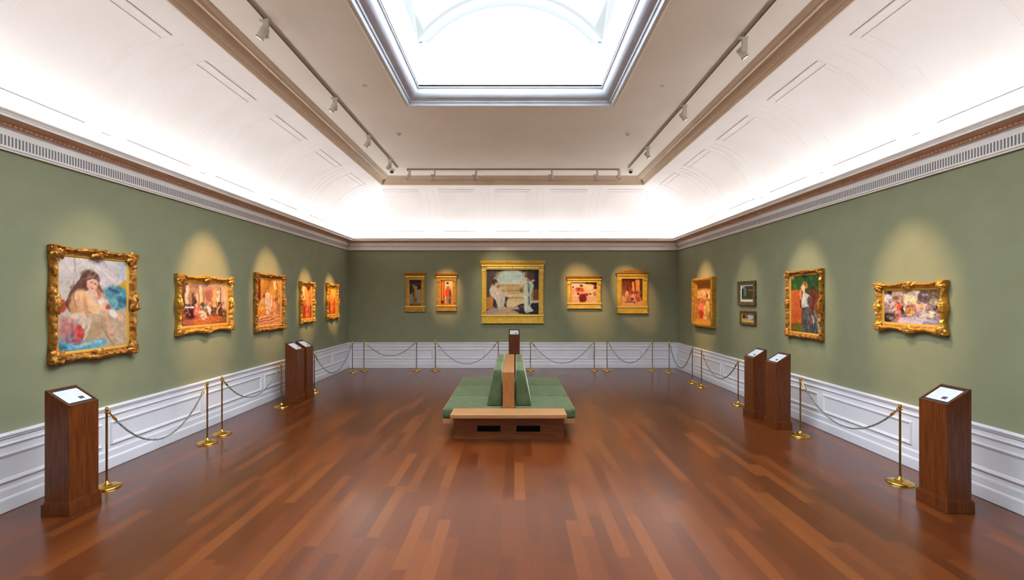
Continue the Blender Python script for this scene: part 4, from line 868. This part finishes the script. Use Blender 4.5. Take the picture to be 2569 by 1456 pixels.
def spot(x, y, tgt, label, power, size, blend=.5, col=(1, .74, .42)):
    """track spotlight hung at (x,y) aimed at tgt"""
    r = thing('track_spotlight', label, 'spotlight', (x, y, ZC - .033), 0, 'ceiling track spotlights')
    d = Vector(tgt) - Vector((x, y, ZC - .25)); hz = math.atan2(d.y, d.x)
    rot = Matrix.Rotation(hz, 4, 'Z')
    MB().box(-.06, .06, -.017, .017, -.022, 0).xform(rot).build('track_adapter', M['fixture'], r, bevel=.003)
    MB().box(-.035, .035, -.045, -.010, -.215, -.022).xform(rot).build('driver_box', M['fixture'], r, bevel=.004)
    piv = Vector((0, .035, -.185)); el = math.atan2(-d.z, math.hypot(d.x, d.y))
    R_ = rot @ Matrix.Translation(piv) @ Matrix.Rotation(el, 4, 'Y')      # local +x is the beam
    hd = MB().tube([(-.065, 0, 0), (-.06, 0, 0), (.07, 0, 0)], .044, 24); hd.v = [tuple(R_ @ Vector(v)) for v in hd.v]
    for k in range(3): 
        st = len(hd.v); hd.tube([(-.058 + .018 * k, 0, 0), (-.050 + .018 * k, 0, 0)], .048, 24); hd.xform(R_, st)
    h = hd.build('lamp_head', M['fixture'], r, smooth=True)
    rm = MB().tube([(.070, 0, 0), (.078, 0, 0)], .0465, 24).xform(R_).build('lamp_rim', M['black'], r, smooth=True)
    MB().tube([(.078, 0, 0), (.0795, 0, 0)], .036, 24).xform(R_).build('lens', M['lens'], r)
    MB().tube([(0, -.03, -.185), (0, .035, -.185)], .010, 10).xform(rot).build('pivot', M['fixture'], r, smooth=True)
    l = bpy.data.lights.new('spot_beam', 'SPOT'); l.energy = power * 3.9; l.color = col; l.spot_size = R(size); l.spot_blend = blend; l.shadow_soft_size = .025
    o = bpy.data.objects.new('spot_beam', l); COL.objects.link(o); o.parent = r
    lp = R_ @ Vector((.10, 0, 0)); o.location = lp
    wd = Vector(tgt) - (lp + Vector((x, y, ZC - .033)))
    o.rotation_euler = wd.to_track_quat('-Z', 'Y').to_euler()
    return r
WARM = (1, .58, .25)
spot(TXL, 5.62, (XL, 5.75, 2.2), 'track spotlight on the left track nearest the camera', 60, 28, .9, (1, .8, .55))
spot(TXL, 7.80, (XL, 7.85, 2.25), 'second track spotlight from the near end of the left track', 190, 27, .8, WARM)
spot(TXL, 9.60, (XL, 9.85, 2.25), 'third track spotlight from the near end of the left track', 165, 25, .75, WARM)
spot(TXL, 11.25, (XL, 11.62, 2.15), 'far track spotlight on the left track near the corner', 220, 18, .8, WARM)
spot(-2.80, TYB, (XL, 13.22, 2.15), 'leftmost spotlight on the back track', 300, 16, .8, WARM)
spot(-2.14, TYB, (-2.15, YB, 2.4), 'second spotlight from the left on the back track', 140, 19, .8, WARM)
spot(-1.035, TYB, (-.3, YB, 2.45), 'third spotlight from the left on the back track', 60, 38, .9, (1, .84, .62))
spot(.98, TYB, (2.22, YB, 2.35), 'third spotlight from the right on the back track', 200, 24, .9, WARM)
spot(2.19, TYB, (3.75, YB, 2.4), 'second spotlight from the right on the back track', 130, 20, .6, WARM)
spot(2.78, TYB, (XR, 12.5, 2.15), 'rightmost spotlight on the back track beside the corner', 200, 26, .9, WARM)
spot(TXR, 6.0, (XR, 6.0, 2.15), 'track spotlight on the right track nearest the camera', 120, 26, .9, (1, .68, .38))
spot(TXR, 8.1, (XR, 8.17, 2.15), 'second track spotlight from the near end of the right track', 100, 26, .8, (1, .76, .5))
spot(TXR, 10.3, (XR, 10.2, 2.1), 'third track spotlight from the near end of the right track', 50, 26, .9, (1, .8, .58))

for x, lab in ((-2.42, 'small round ceiling detector left of the skylight, towards the back wall'), (2.38, 'small round ceiling detector right of the skylight, towards the back wall')):
    r = thing('ceiling_detector', lab, 'smoke detector', (x, 9.59, ZC))
    MB().lathe([(.0, 0), (.05, 0), (.052, -.012), (.046, -.022), (.0, -.022)], 24, cap=False).build('detector_base', M['fixture'], r, smooth=True)
    MB().lathe([(.0, -.022), (.03, -.022), (.028, -.045), (.015, -.052), (.0, -.053)], 24, cap=False).build('sensor_cap', M['fixture'], r, smooth=True)
for x, y, lab in ((-2.43, 7.44, 'flat sprinkler plate on the ceiling left of the skylight'), (2.40, 7.44, 'flat sprinkler plate on the ceiling right of the skylight')):
    r = thing('ceiling_sprinkler', lab, 'sprinkler', (x, y, ZC))
    MB().lathe([(.0, 0), (.042, 0), (.040, -.006), (.0, -.008)], 24, cap=False).build('cover_plate', M['fixture'], r, smooth=True)
for x, y, lab in ((-3.28, 12.28, 'tiny dark dome camera in the ceiling corner at the left end of the back track'), (3.12, 12.28, 'tiny dark dome camera in the ceiling corner at the right end of the back track')):
    r = thing('dome_camera', lab, 'security camera', (x, y, ZC))
    MB().lathe([(.0, 0), (.06, 0), (.06, -.05), (.0, -.05)], 24, cap=False).build('mount', M['fixture'], r, smooth=True)
    MB().lathe([(.048, -.05), (.047, -.07), (.036, -.09), (.018, -.102), (.0, -.105)], 24, cap=False).build('dome', M['black'], r, smooth=True)
